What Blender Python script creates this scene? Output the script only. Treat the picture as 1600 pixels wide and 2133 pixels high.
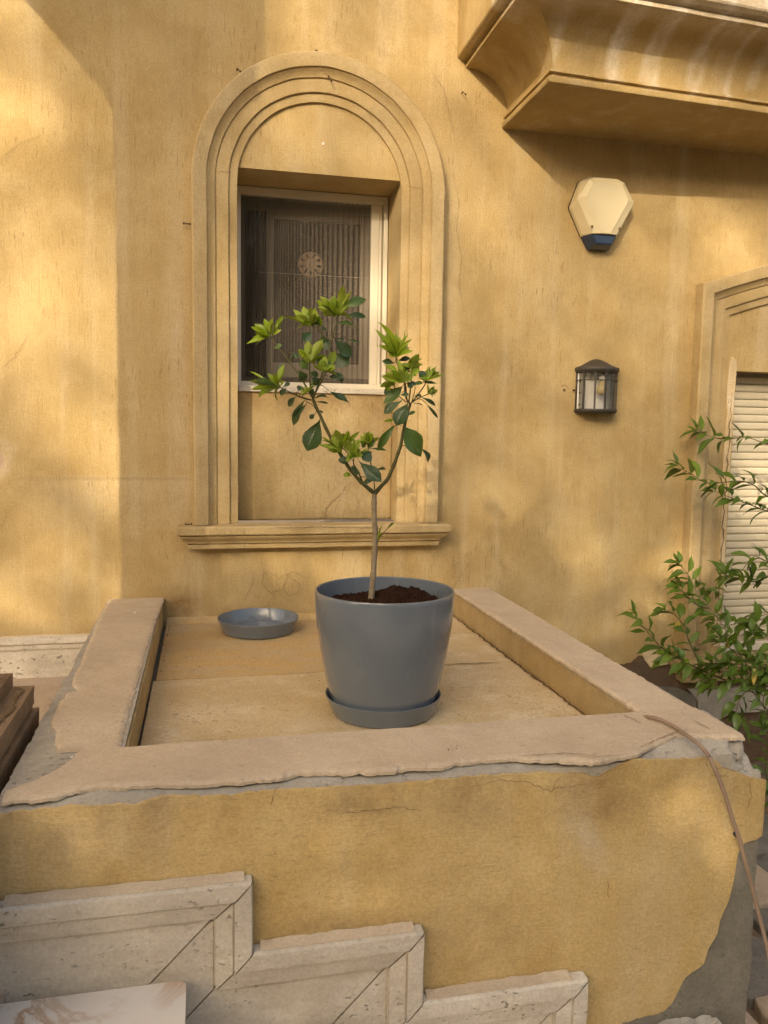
import bpy, bmesh, math, random
from mathutils import Vector, Matrix, noise as mnoise
from mathutils.geometry import tessellate_polygon

# ------------------------------------------------------------------ camera, sky, sun, exposure
scene = bpy.context.scene
for o in list(bpy.data.objects): bpy.data.objects.remove(o)
COL = scene.collection
R = math.radians
rnd = random.Random(11)

cam_data = bpy.data.cameras.new('camera'); cam = bpy.data.objects.new('camera', cam_data); COL.objects.link(cam)
yaw, pitch, roll = R(12.67), R(5.82), R(-0.873)
fwd = Vector((math.sin(yaw)*math.cos(pitch), math.cos(yaw)*math.cos(pitch), -math.sin(pitch)))
rgt0 = Vector((math.cos(yaw), -math.sin(yaw), 0)); dwn0 = fwd.cross(rgt0)
rgt = rgt0*math.cos(roll) + dwn0*math.sin(roll); dwn = -rgt0*math.sin(roll) + dwn0*math.cos(roll)
cam.matrix_world = Matrix(((rgt.x, -dwn.x, -fwd.x, 0), (rgt.y, -dwn.y, -fwd.y, -3.3), (rgt.z, -dwn.z, -fwd.z, 0), (0, 0, 0, 1)))
cam_data.sensor_fit = 'VERTICAL'; cam_data.sensor_height = 36.0; cam_data.lens = 36.0*1672.8/2133.0
cam_data.clip_start = 0.02; cam_data.clip_end = 3000
scene.camera = cam

SUN = Vector((0.62, 1.0, -0.48)).normalized()            # direction the sunlight travels
world = bpy.data.worlds.new('World'); scene.world = world; world.use_nodes = True
wn = world.node_tree.nodes; wl = world.node_tree.links
sky = wn.new('ShaderNodeTexSky'); sky.sky_type = 'NISHITA'; sky.sun_disc = False
sky.sun_elevation = math.asin(-SUN.z); sky.sun_rotation = math.atan2(-SUN.x, -SUN.y)
sky.air_density = 1.0; sky.dust_density = 6.0; sky.ozone_density = 0.6
wl.new(sky.outputs['Color'], wn['Background'].inputs['Color']); wn['Background'].inputs['Strength'].default_value = 0.125
sun_d = bpy.data.lights.new('sun', 'SUN'); sun_d.energy = 2.8; sun_d.angle = R(0.53); sun_d.color = (1.0, 0.86, 0.66)
sun = bpy.data.objects.new('sun', sun_d); COL.objects.link(sun)
sun.rotation_euler = SUN.to_track_quat('-Z', 'Y').to_euler()
vs = scene.view_settings; vs.view_transform = 'Standard'; vs.look = 'None'; vs.gamma = 1.0; vs.use_curve_mapping = False
vs.exposure = 1.18
vs.use_white_balance = True; vs.white_balance_temperature = 7100; vs.white_balance_tint = 10
scene.render.engine = 'CYCLES'
scene.cycles.max_bounces = 6; scene.cycles.diffuse_bounces = 4; scene.cycles.transparent_max_bounces = 24

# ------------------------------------------------------------------ measured positions (metres; wall face is y = 0, eye height is z = 0)
CAP_FRONT = [(-0.397,-1.791),(-0.348,-1.774),(-0.297,-1.777),(-0.245,-1.755),(-0.19,-1.744),(-0.092,-1.756),(0.006,-1.77),(0.067,-1.769),(0.148,-1.768),(0.192,-1.752),(0.255,-1.763),(0.312,-1.774),(0.47,-1.773),(0.546,-1.76),(0.64,-1.764),(0.739,-1.798),(0.789,-1.812),(0.885,-1.797),(0.973,-1.751),(1.049,-1.71),(1.141,-1.736),(1.199,-1.747)]
CAP_LEFT = [(-1.598,-0.298),(-1.545,-0.31),(-1.435,-0.331),(-1.403,-0.345),(-1.332,-0.354),(-1.228,-0.355),(-1.162,-0.349),(-1.151,-0.324),(-1.082,-0.349),(-0.985,-0.355),(-0.901,-0.354),(-0.734,-0.359),(-0.586,-0.364),(-0.272,-0.378),(0.056,-0.388)]
CAP_LEFT_IN = [(-1.569,-0.179),(-1.395,-0.183),(-1.124,-0.18),(-0.871,-0.179),(-0.585,-0.176),(-0.184,-0.165),(0.08,-0.159)]
PL_TOP = [(-0.412,-0.692),(-0.364,-0.695),(-0.316,-0.694),(-0.242,-0.692),(-0.157,-0.696),(-0.132,-0.7),(-0.106,-0.691),(-0.075,-0.686),(-0.009,-0.695),(0.155,-0.694),(0.249,-0.698),(0.346,-0.701),(0.548,-0.699),(0.654,-0.701),(0.762,-0.71),(0.818,-0.721),(0.862,-0.704),(0.895,-0.69),(0.988,-0.698),(1.082,-0.699),(1.103,-0.712),(1.12,-0.728),(1.163,-0.743),(1.201,-0.759),(1.232,-0.766)]
PL_BOT = [(0.846,-1.312),(0.95,-1.3),(1.004,-1.294),(1.021,-1.276),(1.054,-1.217),(1.098,-1.192),(1.105,-1.155),(1.127,-1.123),(1.131,-1.095),(1.153,-1.042),(1.162,-0.995),(1.165,-0.939),(1.183,-0.914),(1.211,-0.909),(1.241,-0.893)]
WALL_PEEL = [(1.653,-1.065),(1.844,-1.043),(1.882,-1.066),(1.93,-1.052),(1.965,-1.026),(2.003,-1.042),(2.042,-1.069),(2.091,-1.055),(2.141,-1.053),(2.193,-1.07),(2.246,-1.107),(2.299,-1.145),(2.38,-1.197),(2.566,-1.231),(2.781,-1.243)]
CRACKS = [[(-0.723,0.962),(-0.689,0.994),(-0.656,1.027),(-0.619,1.044),(-0.572,1.065)],[(-0.746,0.204),(-0.695,0.251),(-0.642,0.333)],[(-0.765,-0.405),(-0.744,-0.368),(-0.738,-0.34),(-0.749,-0.322)],[(1.015,1.042),(1.038,0.948),(1.031,0.832),(1.059,0.716),(1.047,0.618),(1.07,0.52)],[(0.913,1.447),(0.966,1.378),(0.988,1.287),(1.022,1.176)],[(0.218,-0.607),(0.258,-0.587),(0.297,-0.619),(0.357,-0.59),(0.417,-0.622)],[(0.228,-0.547),(0.238,-0.597),(0.228,-0.637),(0.268,-0.678),(0.317,-0.66),(0.337,-0.61),(0.317,-0.559)],[(0.337,-0.61),(0.387,-0.641),(0.377,-0.682),(0.337,-0.691),(0.317,-0.66)],[(0.268,-0.678),(0.287,-0.709)],[(0.16,-0.705),(0.189,-0.636),(0.199,-0.586)],[(1.037,-0.701),(1.064,-0.66),(1.1,-0.608),(1.132,-0.555)],[(1.045,-0.585),(1.088,-0.565)],[(1.018,-0.818),(1.05,-0.802),(1.094,-0.804)]]
APRON_CRACK = [(0.644,-0.226),(0.623,-0.226),(0.592,-0.24),(0.575,-0.277),(0.53,-0.308),(0.509,-0.339),(0.501,-0.38),(0.506,-0.411)]
FRONT_CRACKS = [[(0.527,-0.724),(0.589,-0.714),(0.653,-0.725),(0.708,-0.75),(0.718,-0.741),(0.795,-0.739)],[(0.708,-0.75),(0.717,-0.725),(0.733,-0.713)],[(1.093,-0.729),(1.123,-0.731),(1.148,-0.742),(1.177,-0.724)],[(1.082,-0.742),(1.13,-0.752)],[(1.18,-0.764),(1.189,-0.803),(1.179,-0.836)],[(1.068,-0.71),(1.075,-0.727)],[(0.122,-0.728),(0.127,-0.7),(0.136,-0.691)],[(-0.348,-0.704),(-0.342,-0.697)],[(0.249,-0.755),(0.307,-0.755),(0.376,-0.752),(0.426,-0.766)],[(0.844,-0.957),(0.85,-1.007)]]
TOP_CRACKS = [[(0.638,-1.768),(0.752,-1.771),(0.813,-1.803),(0.883,-1.8)],[(0.919,-1.775),(0.963,-1.75),(1.049,-1.708),(1.102,-1.694)],[(0.988,-1.567),(1.001,-1.613),(0.998,-1.65)],[(1.139,-1.638),(1.146,-1.702)]]
STEMS = [("trunk",0.0085,0.0068,[(0.45,-1.145,-0.492),(0.454,-1.145,-0.438),(0.457,-1.145,-0.391),(0.459,-1.145,-0.337),(0.461,-1.145,-0.283),(0.456,-1.145,-0.23),(0.457,-1.145,-0.174)]),("branch",0.0058,0.004,[(0.457,-1.145,-0.174),(0.436,-1.141,-0.156),(0.415,-1.136,-0.137),(0.391,-1.132,-0.109),(0.372,-1.128,-0.079),(0.339,-1.124,-0.027),(0.31,-1.119,0.034),(0.289,-1.115,0.08)]),("branch",0.0056,0.0036,[(0.458,-1.145,-0.174),(0.473,-1.149,-0.155),(0.491,-1.152,-0.134),(0.507,-1.156,-0.096),(0.516,-1.16,-0.07),(0.526,-1.164,-0.031),(0.532,-1.167,0.009),(0.541,-1.171,0.05),(0.546,-1.175,0.071)]),("branch",0.0026,0.0018,[(0.289,-1.115,0.08),(0.28,-1.125,0.12),(0.277,-1.135,0.158),(0.275,-1.145,0.201)]),("branch",0.003,0.0018,[(0.289,-1.115,0.08),(0.297,-1.132,0.105),(0.31,-1.148,0.133),(0.318,-1.165,0.159)]),("branch",0.0024,0.0016,[(0.287,-1.115,0.085),(0.264,-1.107,0.127),(0.238,-1.1,0.165),(0.211,-1.093,0.203),(0.182,-1.085,0.237)]),("branch",0.0022,0.0014,[(0.284,-1.115,0.078),(0.248,-1.135,0.086),(0.218,-1.155,0.098),(0.193,-1.175,0.108)]),("branch",0.0024,0.0016,[(0.293,-1.115,0.093),(0.317,-1.103,0.155),(0.334,-1.091,0.208),(0.346,-1.079,0.252),(0.362,-1.067,0.295),(0.367,-1.055,0.317)]),("branch",0.0018,0.0014,[(0.346,-1.075,0.253),(0.347,-1.07,0.287),(0.35,-1.065,0.303)]),("branch",0.0016,0.0012,[(0.344,-1.075,0.24),(0.321,-1.078,0.254),(0.308,-1.082,0.272),(0.289,-1.085,0.283)]),("branch",0.0026,0.0016,[(0.546,-1.175,0.071),(0.536,-1.171,0.088),(0.533,-1.167,0.122),(0.521,-1.163,0.157),(0.51,-1.159,0.184),(0.509,-1.155,0.202)]),("branch",0.002,0.0014,[(0.534,-1.175,0.087),(0.526,-1.19,0.111),(0.521,-1.205,0.125)]),("branch",0.002,0.0014,[(0.542,-1.175,0.073),(0.549,-1.165,0.125),(0.553,-1.155,0.152),(0.554,-1.145,0.172)]),("branch",0.002,0.0014,[(0.546,-1.175,0.071),(0.562,-1.182,0.093),(0.581,-1.188,0.121),(0.587,-1.195,0.138)]),("branch",0.0016,0.0012,[(0.55,-1.175,0.076),(0.568,-1.195,0.089),(0.588,-1.215,0.099)]),("branch",0.0012,0.001,[(0.55,-1.175,0.079),(0.557,-1.175,0.102),(0.559,-1.175,0.119)]),("branch",0.0014,0.0012,[(0.534,-1.175,0.076),(0.517,-1.17,0.091),(0.504,-1.165,0.105)]),("branch",0.0018,0.0014,[(0.457,-1.145,-0.169),(0.457,-1.135,-0.141),(0.457,-1.125,-0.114),(0.451,-1.115,-0.091),(0.447,-1.105,-0.059),(0.446,-1.095,-0.038)]),("branch",0.002,0.0014,[(0.421,-1.14,-0.137),(0.407,-1.154,-0.113),(0.394,-1.167,-0.093),(0.392,-1.181,-0.077),(0.392,-1.195,-0.067)]),("branch",0.0014,0.0012,[(0.394,-1.165,-0.086),(0.377,-1.17,-0.064),(0.362,-1.175,-0.05)]),("branch",0.0014,0.0009,[(0.463,-1.145,-0.313),(0.473,-1.152,-0.293),(0.486,-1.158,-0.276),(0.503,-1.165,-0.252)]),("branch",0.0012,0.001,[(0.301,-1.125,0.044),(0.287,-1.135,0.063),(0.27,-1.145,0.071)])]
LEAVES = [(.174,-1.091,.244,.136,-1.108,.283,.020,'y'),(.174,-1.087,.244,.161,-1.101,.292,.017,'y'),(.174,-1.095,.243,.173,-1.101,.294,.016,'y'),(.175,-1.075,.245,.114,-1.067,.250,.016,'y'),(.175,-1.079,.245,.110,-1.093,.232,.014,'y'),(.182,-1.084,.247,.210,-1.097,.308,.016,'y'),(.194,-1.183,.106,.113,-1.208,.117,.020,'y'),(.194,-1.182,.106,.119,-1.165,.098,.019,'y'),(.196,-1.167,.106,.162,-1.160,.147,.015,'y'),(.196,-1.168,.106,.175,-1.177,.138,.013,'y'),(.194,-1.180,.106,.141,-1.178,.128,.017,'y'),(.186,-1.169,.115,.210,-1.160,.168,.018,'y'),(.211,-1.166,.105,.194,-1.173,.089,.021,'d'),(.204,-1.172,.108,.222,-1.171,.123,.011,'d'),(.287,-1.085,.279,.207,-1.106,.303,.021,'y'),(.287,-1.086,.279,.237,-1.105,.317,.020,'y'),(.289,-1.075,.281,.261,-1.064,.337,.021,'y'),(.288,-1.084,.280,.279,-1.094,.333,.020,'y'),(.289,-1.075,.281,.304,-1.075,.323,.018,'y'),(.289,-1.076,.281,.322,-1.068,.317,.018,'y'),(.287,-1.085,.280,.265,-1.088,.297,.018,'y'),(.288,-1.083,.280,.294,-1.086,.316,.020,'y'),(.286,-1.093,.278,.269,-1.100,.313,.020,'y'),(.365,-1.047,.315,.315,-1.069,.358,.025,'y'),(.362,-1.066,.312,.345,-1.064,.364,.024,'y'),(.362,-1.060,.313,.352,-1.062,.373,.020,'y'),(.363,-1.056,.314,.382,-1.069,.399,.025,'y'),(.365,-1.043,.315,.433,-1.069,.398,.014,'y'),(.363,-1.057,.313,.328,-1.069,.348,.023,'y'),(.364,-1.052,.314,.371,-1.061,.364,.027,'y'),(.363,-1.058,.313,.341,-1.056,.326,.018,'y'),(.363,-1.059,.313,.307,-1.060,.330,.019,'y'),(.365,-1.045,.315,.392,-1.066,.378,.023,'y'),(.362,-1.066,.312,.357,-1.074,.348,.024,'y'),(.364,-1.049,.315,.323,-1.048,.323,.019,'y'),(.386,-1.071,.337,.439,-1.081,.371,.029,'m'),(.277,-1.153,.177,.270,-1.157,.232,.025,'y'),(.276,-1.156,.177,.308,-1.151,.238,.028,'y'),(.279,-1.135,.179,.247,-1.125,.210,.021,'y'),(.279,-1.139,.178,.293,-1.131,.212,.020,'y'),(.276,-1.157,.177,.254,-1.161,.187,.017,'y'),(.318,-1.154,.152,.350,-1.145,.220,.025,'y'),(.316,-1.167,.151,.307,-1.156,.199,.023,'y'),(.316,-1.162,.151,.302,-1.157,.183,.020,'y'),(.315,-1.170,.151,.281,-1.179,.169,.018,'y'),(.316,-1.166,.151,.329,-1.175,.179,.018,'y'),(.316,-1.168,.151,.345,-1.161,.162,.013,'y'),(.508,-1.159,.196,.453,-1.192,.269,.021,'y'),(.506,-1.166,.195,.476,-1.183,.255,.018,'y'),(.511,-1.148,.197,.500,-1.156,.251,.016,'y'),(.508,-1.160,.196,.516,-1.181,.262,.018,'y'),(.512,-1.143,.197,.539,-1.150,.262,.022,'y'),(.507,-1.162,.196,.457,-1.182,.234,.015,'y'),(.506,-1.166,.195,.503,-1.178,.240,.019,'y'),(.510,-1.151,.197,.528,-1.164,.240,.019,'y'),(.506,-1.166,.195,.513,-1.168,.232,.018,'y'),(.518,-1.211,.126,.478,-1.194,.177,.019,'y'),(.518,-1.214,.126,.494,-1.216,.183,.019,'y'),(.522,-1.198,.127,.514,-1.204,.180,.020,'y'),(.523,-1.193,.127,.536,-1.195,.148,.017,'y'),(.518,-1.211,.126,.460,-1.217,.141,.017,'y'),(.517,-1.216,.126,.482,-1.221,.158,.020,'y'),(.518,-1.211,.126,.523,-1.204,.164,.019,'y'),(.522,-1.197,.127,.507,-1.199,.164,.021,'y'),(.517,-1.216,.126,.541,-1.222,.141,.015,'y'),(.551,-1.151,.169,.572,-1.163,.212,.018,'y'),(.551,-1.151,.169,.584,-1.146,.184,.015,'y'),(.550,-1.154,.169,.529,-1.162,.187,.017,'y'),(.555,-1.135,.170,.555,-1.135,.202,.016,'y'),(.555,-1.133,.170,.571,-1.136,.192,.017,'y'),(.555,-1.135,.170,.563,-1.134,.206,.016,'y'),(.554,-1.138,.170,.588,-1.135,.167,.014,'y'),(.550,-1.145,.158,.532,-1.152,.174,.023,'d'),(.546,-1.172,.148,.573,-1.166,.169,.019,'y'),(.587,-1.185,.134,.601,-1.177,.174,.014,'y'),(.584,-1.199,.133,.608,-1.197,.174,.015,'y'),(.587,-1.188,.134,.628,-1.186,.163,.014,'y'),(.587,-1.187,.134,.590,-1.188,.164,.014,'y'),(.586,-1.191,.134,.605,-1.189,.164,.015,'y'),(.583,-1.201,.133,.578,-1.194,.163,.015,'y'),(.584,-1.194,.131,.567,-1.205,.160,.027,'d'),(.575,-1.184,.131,.620,-1.174,.127,.008,'m'),(.577,-1.191,.127,.547,-1.200,.129,.010,'m'),(.592,-1.205,.097,.582,-1.214,.125,.008,'y'),(.592,-1.204,.097,.600,-1.202,.122,.011,'y'),(.586,-1.226,.096,.607,-1.232,.109,.011,'y'),(.590,-1.212,.097,.594,-1.212,.111,.012,'y'),(.591,-1.209,.097,.608,-1.206,.102,.010,'y'),(.501,-1.172,.122,.452,-1.188,.124,.017,'y'),(.505,-1.155,.123,.462,-1.171,.144,.018,'y'),(.505,-1.156,.123,.473,-1.167,.149,.017,'y'),(.505,-1.158,.123,.487,-1.154,.148,.016,'y'),(.505,-1.156,.123,.494,-1.156,.136,.016,'y'),(.505,-1.156,.123,.472,-1.163,.118,.015,'y'),(.449,-1.091,-.039,.411,-1.097,-.027,.015,'y'),(.450,-1.086,-.039,.426,-1.082,-.015,.016,'y'),(.448,-1.096,-.039,.436,-1.097,-.010,.017,'y'),(.446,-1.106,-.038,.444,-1.118,-.004,.016,'y'),(.448,-1.093,-.039,.462,-1.095,-.008,.016,'y'),(.450,-1.086,-.039,.481,-1.086,-.018,.014,'y'),(.446,-1.104,-.039,.468,-1.107,-.029,.015,'y'),(.449,-1.089,-.039,.457,-1.089,-.019,.016,'y'),(.446,-1.107,-.038,.440,-1.104,-.021,.016,'y'),(.450,-1.087,-.039,.426,-1.094,-.033,.014,'y'),(.448,-1.094,-.039,.465,-1.096,-.038,.013,'y'),(.360,-1.168,-.055,.341,-1.179,.006,.026,'y'),(.358,-1.181,-.054,.331,-1.184,-.014,.020,'y'),(.361,-1.164,-.055,.307,-1.182,-.023,.011,'y'),(.357,-1.184,-.054,.295,-1.183,-.038,.013,'y'),(.360,-1.166,-.055,.321,-1.167,-.047,.017,'y'),(.359,-1.177,-.055,.349,-1.172,-.029,.023,'y'),(.360,-1.168,-.055,.331,-1.177,-.056,.015,'y'),(.370,-1.156,-.048,.382,-1.168,-.001,.019,'y'),(.368,-1.170,-.048,.367,-1.163,-.006,.015,'y'),(.368,-1.167,-.048,.393,-1.162,-.019,.015,'y'),(.393,-1.203,-.068,.358,-1.193,-.024,.028,'y'),(.393,-1.203,-.068,.383,-1.209,-.045,.019,'y'),(.394,-1.195,-.068,.404,-1.199,-.049,.018,'y'),(.395,-1.194,-.068,.438,-1.186,-.059,.017,'y'),(.395,-1.190,-.068,.363,-1.201,-.074,.017,'y'),(.394,-1.200,-.068,.389,-1.201,-.018,.014,'y'),(.394,-1.195,-.068,.378,-1.194,-.062,.017,'y'),(.394,-1.195,-.068,.412,-1.201,-.066,.017,'y'),(.463,-1.161,-.300,.475,-1.154,-.254,.009,'y'),(.493,-1.168,-.267,.508,-1.166,-.246,.005,'y'),(.530,-1.183,.009,.581,-1.181,-.072,.053,'m'),(.582,-1.171,-.050,.623,-1.170,-.087,.024,'d'),(.531,-1.209,.072,.501,-1.196,.014,.039,'d'),(.517,-1.196,.079,.468,-1.183,.046,.024,'d'),(.504,-1.170,.013,.457,-1.155,-.058,.021,'m'),(.559,-1.168,.073,.595,-1.167,.074,.006,'d'),(.590,-1.176,.074,.624,-1.191,.033,.008,'d'),(.574,-1.168,.091,.624,-1.176,.074,.009,'d'),(.502,-1.171,.028,.475,-1.178,.021,.011,'y'),(.538,-1.185,.041,.559,-1.192,.056,.010,'m'),(.524,-1.168,.118,.474,-1.183,.071,.026,'m'),(.506,-1.145,.112,.478,-1.149,.099,.022,'d'),(.508,-1.143,.182,.473,-1.148,.187,.015,'d'),(.517,-1.142,.187,.549,-1.153,.201,.014,'d'),(.551,-1.197,.092,.588,-1.190,.098,.014,'d'),(.512,-1.203,.093,.535,-1.202,.096,.012,'d'),(.535,-1.209,.120,.551,-1.213,.129,.016,'d'),(.546,-1.206,.125,.529,-1.212,.115,.019,'d'),(.310,-1.104,.025,.277,-1.091,-.060,.050,'d'),(.295,-1.108,.083,.341,-1.101,.104,.016,'d'),(.333,-1.104,.105,.385,-1.121,.070,.024,'d'),(.296,-1.113,.074,.336,-1.115,.073,.005,'d'),(.263,-1.143,.077,.221,-1.124,.003,.026,'d'),(.240,-1.139,.085,.214,-1.130,.058,.019,'d'),(.267,-1.154,.065,.229,-1.152,.029,.015,'d'),(.295,-1.111,.041,.280,-1.109,.028,.014,'d'),(.305,-1.112,.048,.320,-1.110,.048,.008,'d'),(.354,-1.070,.246,.405,-1.056,.202,.034,'d'),(.356,-1.057,.209,.395,-1.057,.178,.047,'d'),(.349,-1.055,.244,.316,-1.053,.232,.039,'d'),(.384,-1.060,.313,.445,-1.073,.324,.016,'d'),(.368,-1.059,.293,.428,-1.058,.299,.020,'m'),(.361,-1.053,.249,.389,-1.048,.255,.005,'d'),(.383,-1.067,.253,.432,-1.073,.237,.006,'d'),(.326,-1.147,.139,.367,-1.155,.140,.021,'d'),(.349,-1.147,.152,.369,-1.159,.125,.015,'d'),(.247,-1.143,.154,.270,-1.144,.122,.026,'d'),(.276,-1.140,.149,.303,-1.140,.145,.017,'d'),(.281,-1.148,.137,.304,-1.141,.118,.022,'d'),(.287,-1.092,.261,.263,-1.101,.235,.028,'d'),(.312,-1.095,.270,.338,-1.089,.275,.017,'d'),(.312,-1.073,.280,.305,-1.067,.308,.024,'y'),(.251,-1.123,.181,.276,-1.128,.162,.023,'m'),(.237,-1.115,.192,.252,-1.118,.200,.020,'d'),(.298,-1.122,.198,.315,-1.114,.168,.023,'d'),(.266,-1.136,.096,.247,-1.132,.115,.019,'y'),(.256,-1.153,.088,.278,-1.162,.118,.015,'y'),(.245,-1.150,.099,.249,-1.146,.116,.013,'d'),(.287,-1.153,.108,.274,-1.150,.088,.018,'d'),(.280,-1.141,.116,.290,-1.141,.124,.012,'y'),(.386,-1.154,-.083,.354,-1.160,-.080,.025,'d'),(.402,-1.204,-.085,.458,-1.226,-.138,.036,'d'),(.439,-1.185,-.058,.411,-1.196,-.081,.035,'d'),(.409,-1.189,-.118,.375,-1.199,-.104,.027,'d'),(.441,-1.196,-.137,.412,-1.188,-.135,.017,'d'),(.461,-1.120,-.114,.510,-1.111,-.095,.012,'d'),(.388,-1.160,-.126,.366,-1.158,-.115,.018,'y'),(.451,-1.101,-.053,.510,-1.089,-.051,.006,'m'),(.426,-1.096,-.033,.449,-1.094,-.049,.020,'m'),(.463,-1.104,-.028,.443,-1.102,-.049,.020,'m'),(.197,-1.090,.220,.205,-1.090,.228,.014,'m'),(.185,-1.095,.215,.203,-1.100,.217,.006,'m'),(.208,-1.137,.169,.192,-1.138,.157,.009,'d'),(.233,-1.115,.203,.236,-1.120,.186,.007,'d')]
BUSH_STEMS = [[(2.494,-0.3,-0.053),(2.374,-0.27,-0.035),(2.3,-0.24,-0.009),(2.251,-0.21,-0.014),(2.202,-0.18,-0.015),(2.146,-0.15,0.002),(2.127,-0.12,0.019)],[(2.454,-0.4,-0.303),(2.31,-0.371,-0.254),(2.259,-0.343,-0.206),(2.21,-0.314,-0.192),(2.139,-0.286,-0.2),(2.09,-0.257,-0.202),(2.038,-0.229,-0.168),(1.99,-0.2,-0.137)],[(2.5,-0.35,-0.36),(2.361,-0.312,-0.322),(2.293,-0.275,-0.294),(2.225,-0.237,-0.267),(2.184,-0.2,-0.245)],[(2.416,-0.5,-1.182),(2.242,-0.471,-1.016),(2.164,-0.443,-0.898),(2.11,-0.414,-0.801),(2.057,-0.386,-0.721),(2.009,-0.357,-0.652),(1.988,-0.329,-0.591),(1.959,-0.3,-0.546)],[(2.517,-0.35,-0.58),(2.382,-0.312,-0.608),(2.341,-0.275,-0.635),(2.297,-0.237,-0.626),(2.263,-0.2,-0.622)],[(2.431,-0.45,-0.55),(2.308,-0.4,-0.525),(2.276,-0.35,-0.512),(2.259,-0.3,-0.582)],[(2.485,-0.4,-0.705),(2.354,-0.363,-0.757),(2.29,-0.325,-0.789),(2.226,-0.288,-0.821),(2.181,-0.25,-0.819)],[(2.122,-0.45,-1.017),(2.018,-0.433,-0.975),(1.915,-0.417,-0.924),(1.835,-0.4,-0.875),(1.776,-0.383,-0.812),(1.751,-0.367,-0.779),(1.726,-0.35,-0.745)],[(2.074,-0.45,-0.973),(1.996,-0.43,-0.935),(1.948,-0.41,-0.847),(1.936,-0.39,-0.79),(1.901,-0.37,-0.743),(1.875,-0.35,-0.73)],[(2.035,-0.32,-0.66),(2.082,-0.31,-0.649),(2.136,-0.3,-0.663),(2.165,-0.29,-0.634),(2.197,-0.28,-0.595)],[(2.411,-0.55,-1.062),(2.238,-0.53,-0.958),(2.128,-0.51,-0.928),(2.02,-0.49,-0.922),(1.925,-0.47,-0.929),(1.848,-0.45,-0.897)],[(2.486,-0.5,-1.187),(2.275,-0.487,-1.013),(2.209,-0.475,-0.912),(2.18,-0.462,-0.853),(2.21,-0.45,-0.817)],[(2.47,-0.5,-0.979),(2.322,-0.473,-0.877),(2.27,-0.447,-0.82),(2.242,-0.42,-0.785)],[(2.452,-0.55,-1.29),(2.249,-0.53,-1.12),(2.168,-0.51,-1.02),(2.111,-0.49,-0.963),(2.063,-0.47,-1.027),(2.009,-0.45,-1.01)],[(2.459,-0.55,-1.373),(2.298,-0.538,-1.243),(2.256,-0.525,-1.163),(2.238,-0.512,-1.084),(2.265,-0.5,-1.009)],[(2.175,-0.5,-1.024),(2.14,-0.493,-1.085),(2.131,-0.487,-1.148),(2.146,-0.48,-1.172)],[(2.076,-0.36,-0.727),(2.027,-0.347,-0.716),(1.977,-0.333,-0.672),(1.95,-0.32,-0.643)],[(2.369,-0.5,-0.872),(2.181,-0.483,-0.918),(2.1,-0.467,-0.868),(2.064,-0.45,-0.831)],[(2.443,-0.5,-0.936),(2.237,-0.5,-0.936),(2.129,-0.5,-1.001),(2.058,-0.5,-0.937)],[(2.431,-0.6,-1.555),(2.249,-0.587,-1.422),(2.219,-0.575,-1.344),(2.235,-0.562,-1.269),(2.217,-0.55,-1.191)]]
CABLE = [(1.124,-1.354,-0.785),(1.055,-1.554,-0.7),(1.045,-1.619,-0.676),(1.06,-1.651,-0.676),(1.062,-1.716,-0.676),(1.057,-1.776,-0.676),(1.065,-1.8,-0.69),(1.055,-1.842,-0.7),(1.082,-1.85,-0.76),(1.11,-1.85,-0.828),(1.139,-1.85,-0.907),(1.169,-1.85,-0.993),(1.186,-1.86,-1.062),(1.196,-1.88,-1.128),(1.208,-1.9,-1.216)]
SPECKS = [(0.689,-1.156),(0.716,-1.14),(0.651,-1.209),(0.685,-1.215),(0.654,-1.247),(0.717,-1.181),(0.743,-1.145),(0.629,-1.261),(0.65,-1.302),(0.686,-1.253),(0.67,-1.173),(0.771,-1.129),(0.655,-1.15)]
SPECKS_TOP = [(0.517,-1.697),(0.507,-1.703),(0.525,-1.691),(0.527,-1.704),(0.508,-1.714),(-0.272,-0.89),(-0.346,-0.352),(0.827,-1.699),(0.451,-1.644)]
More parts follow.
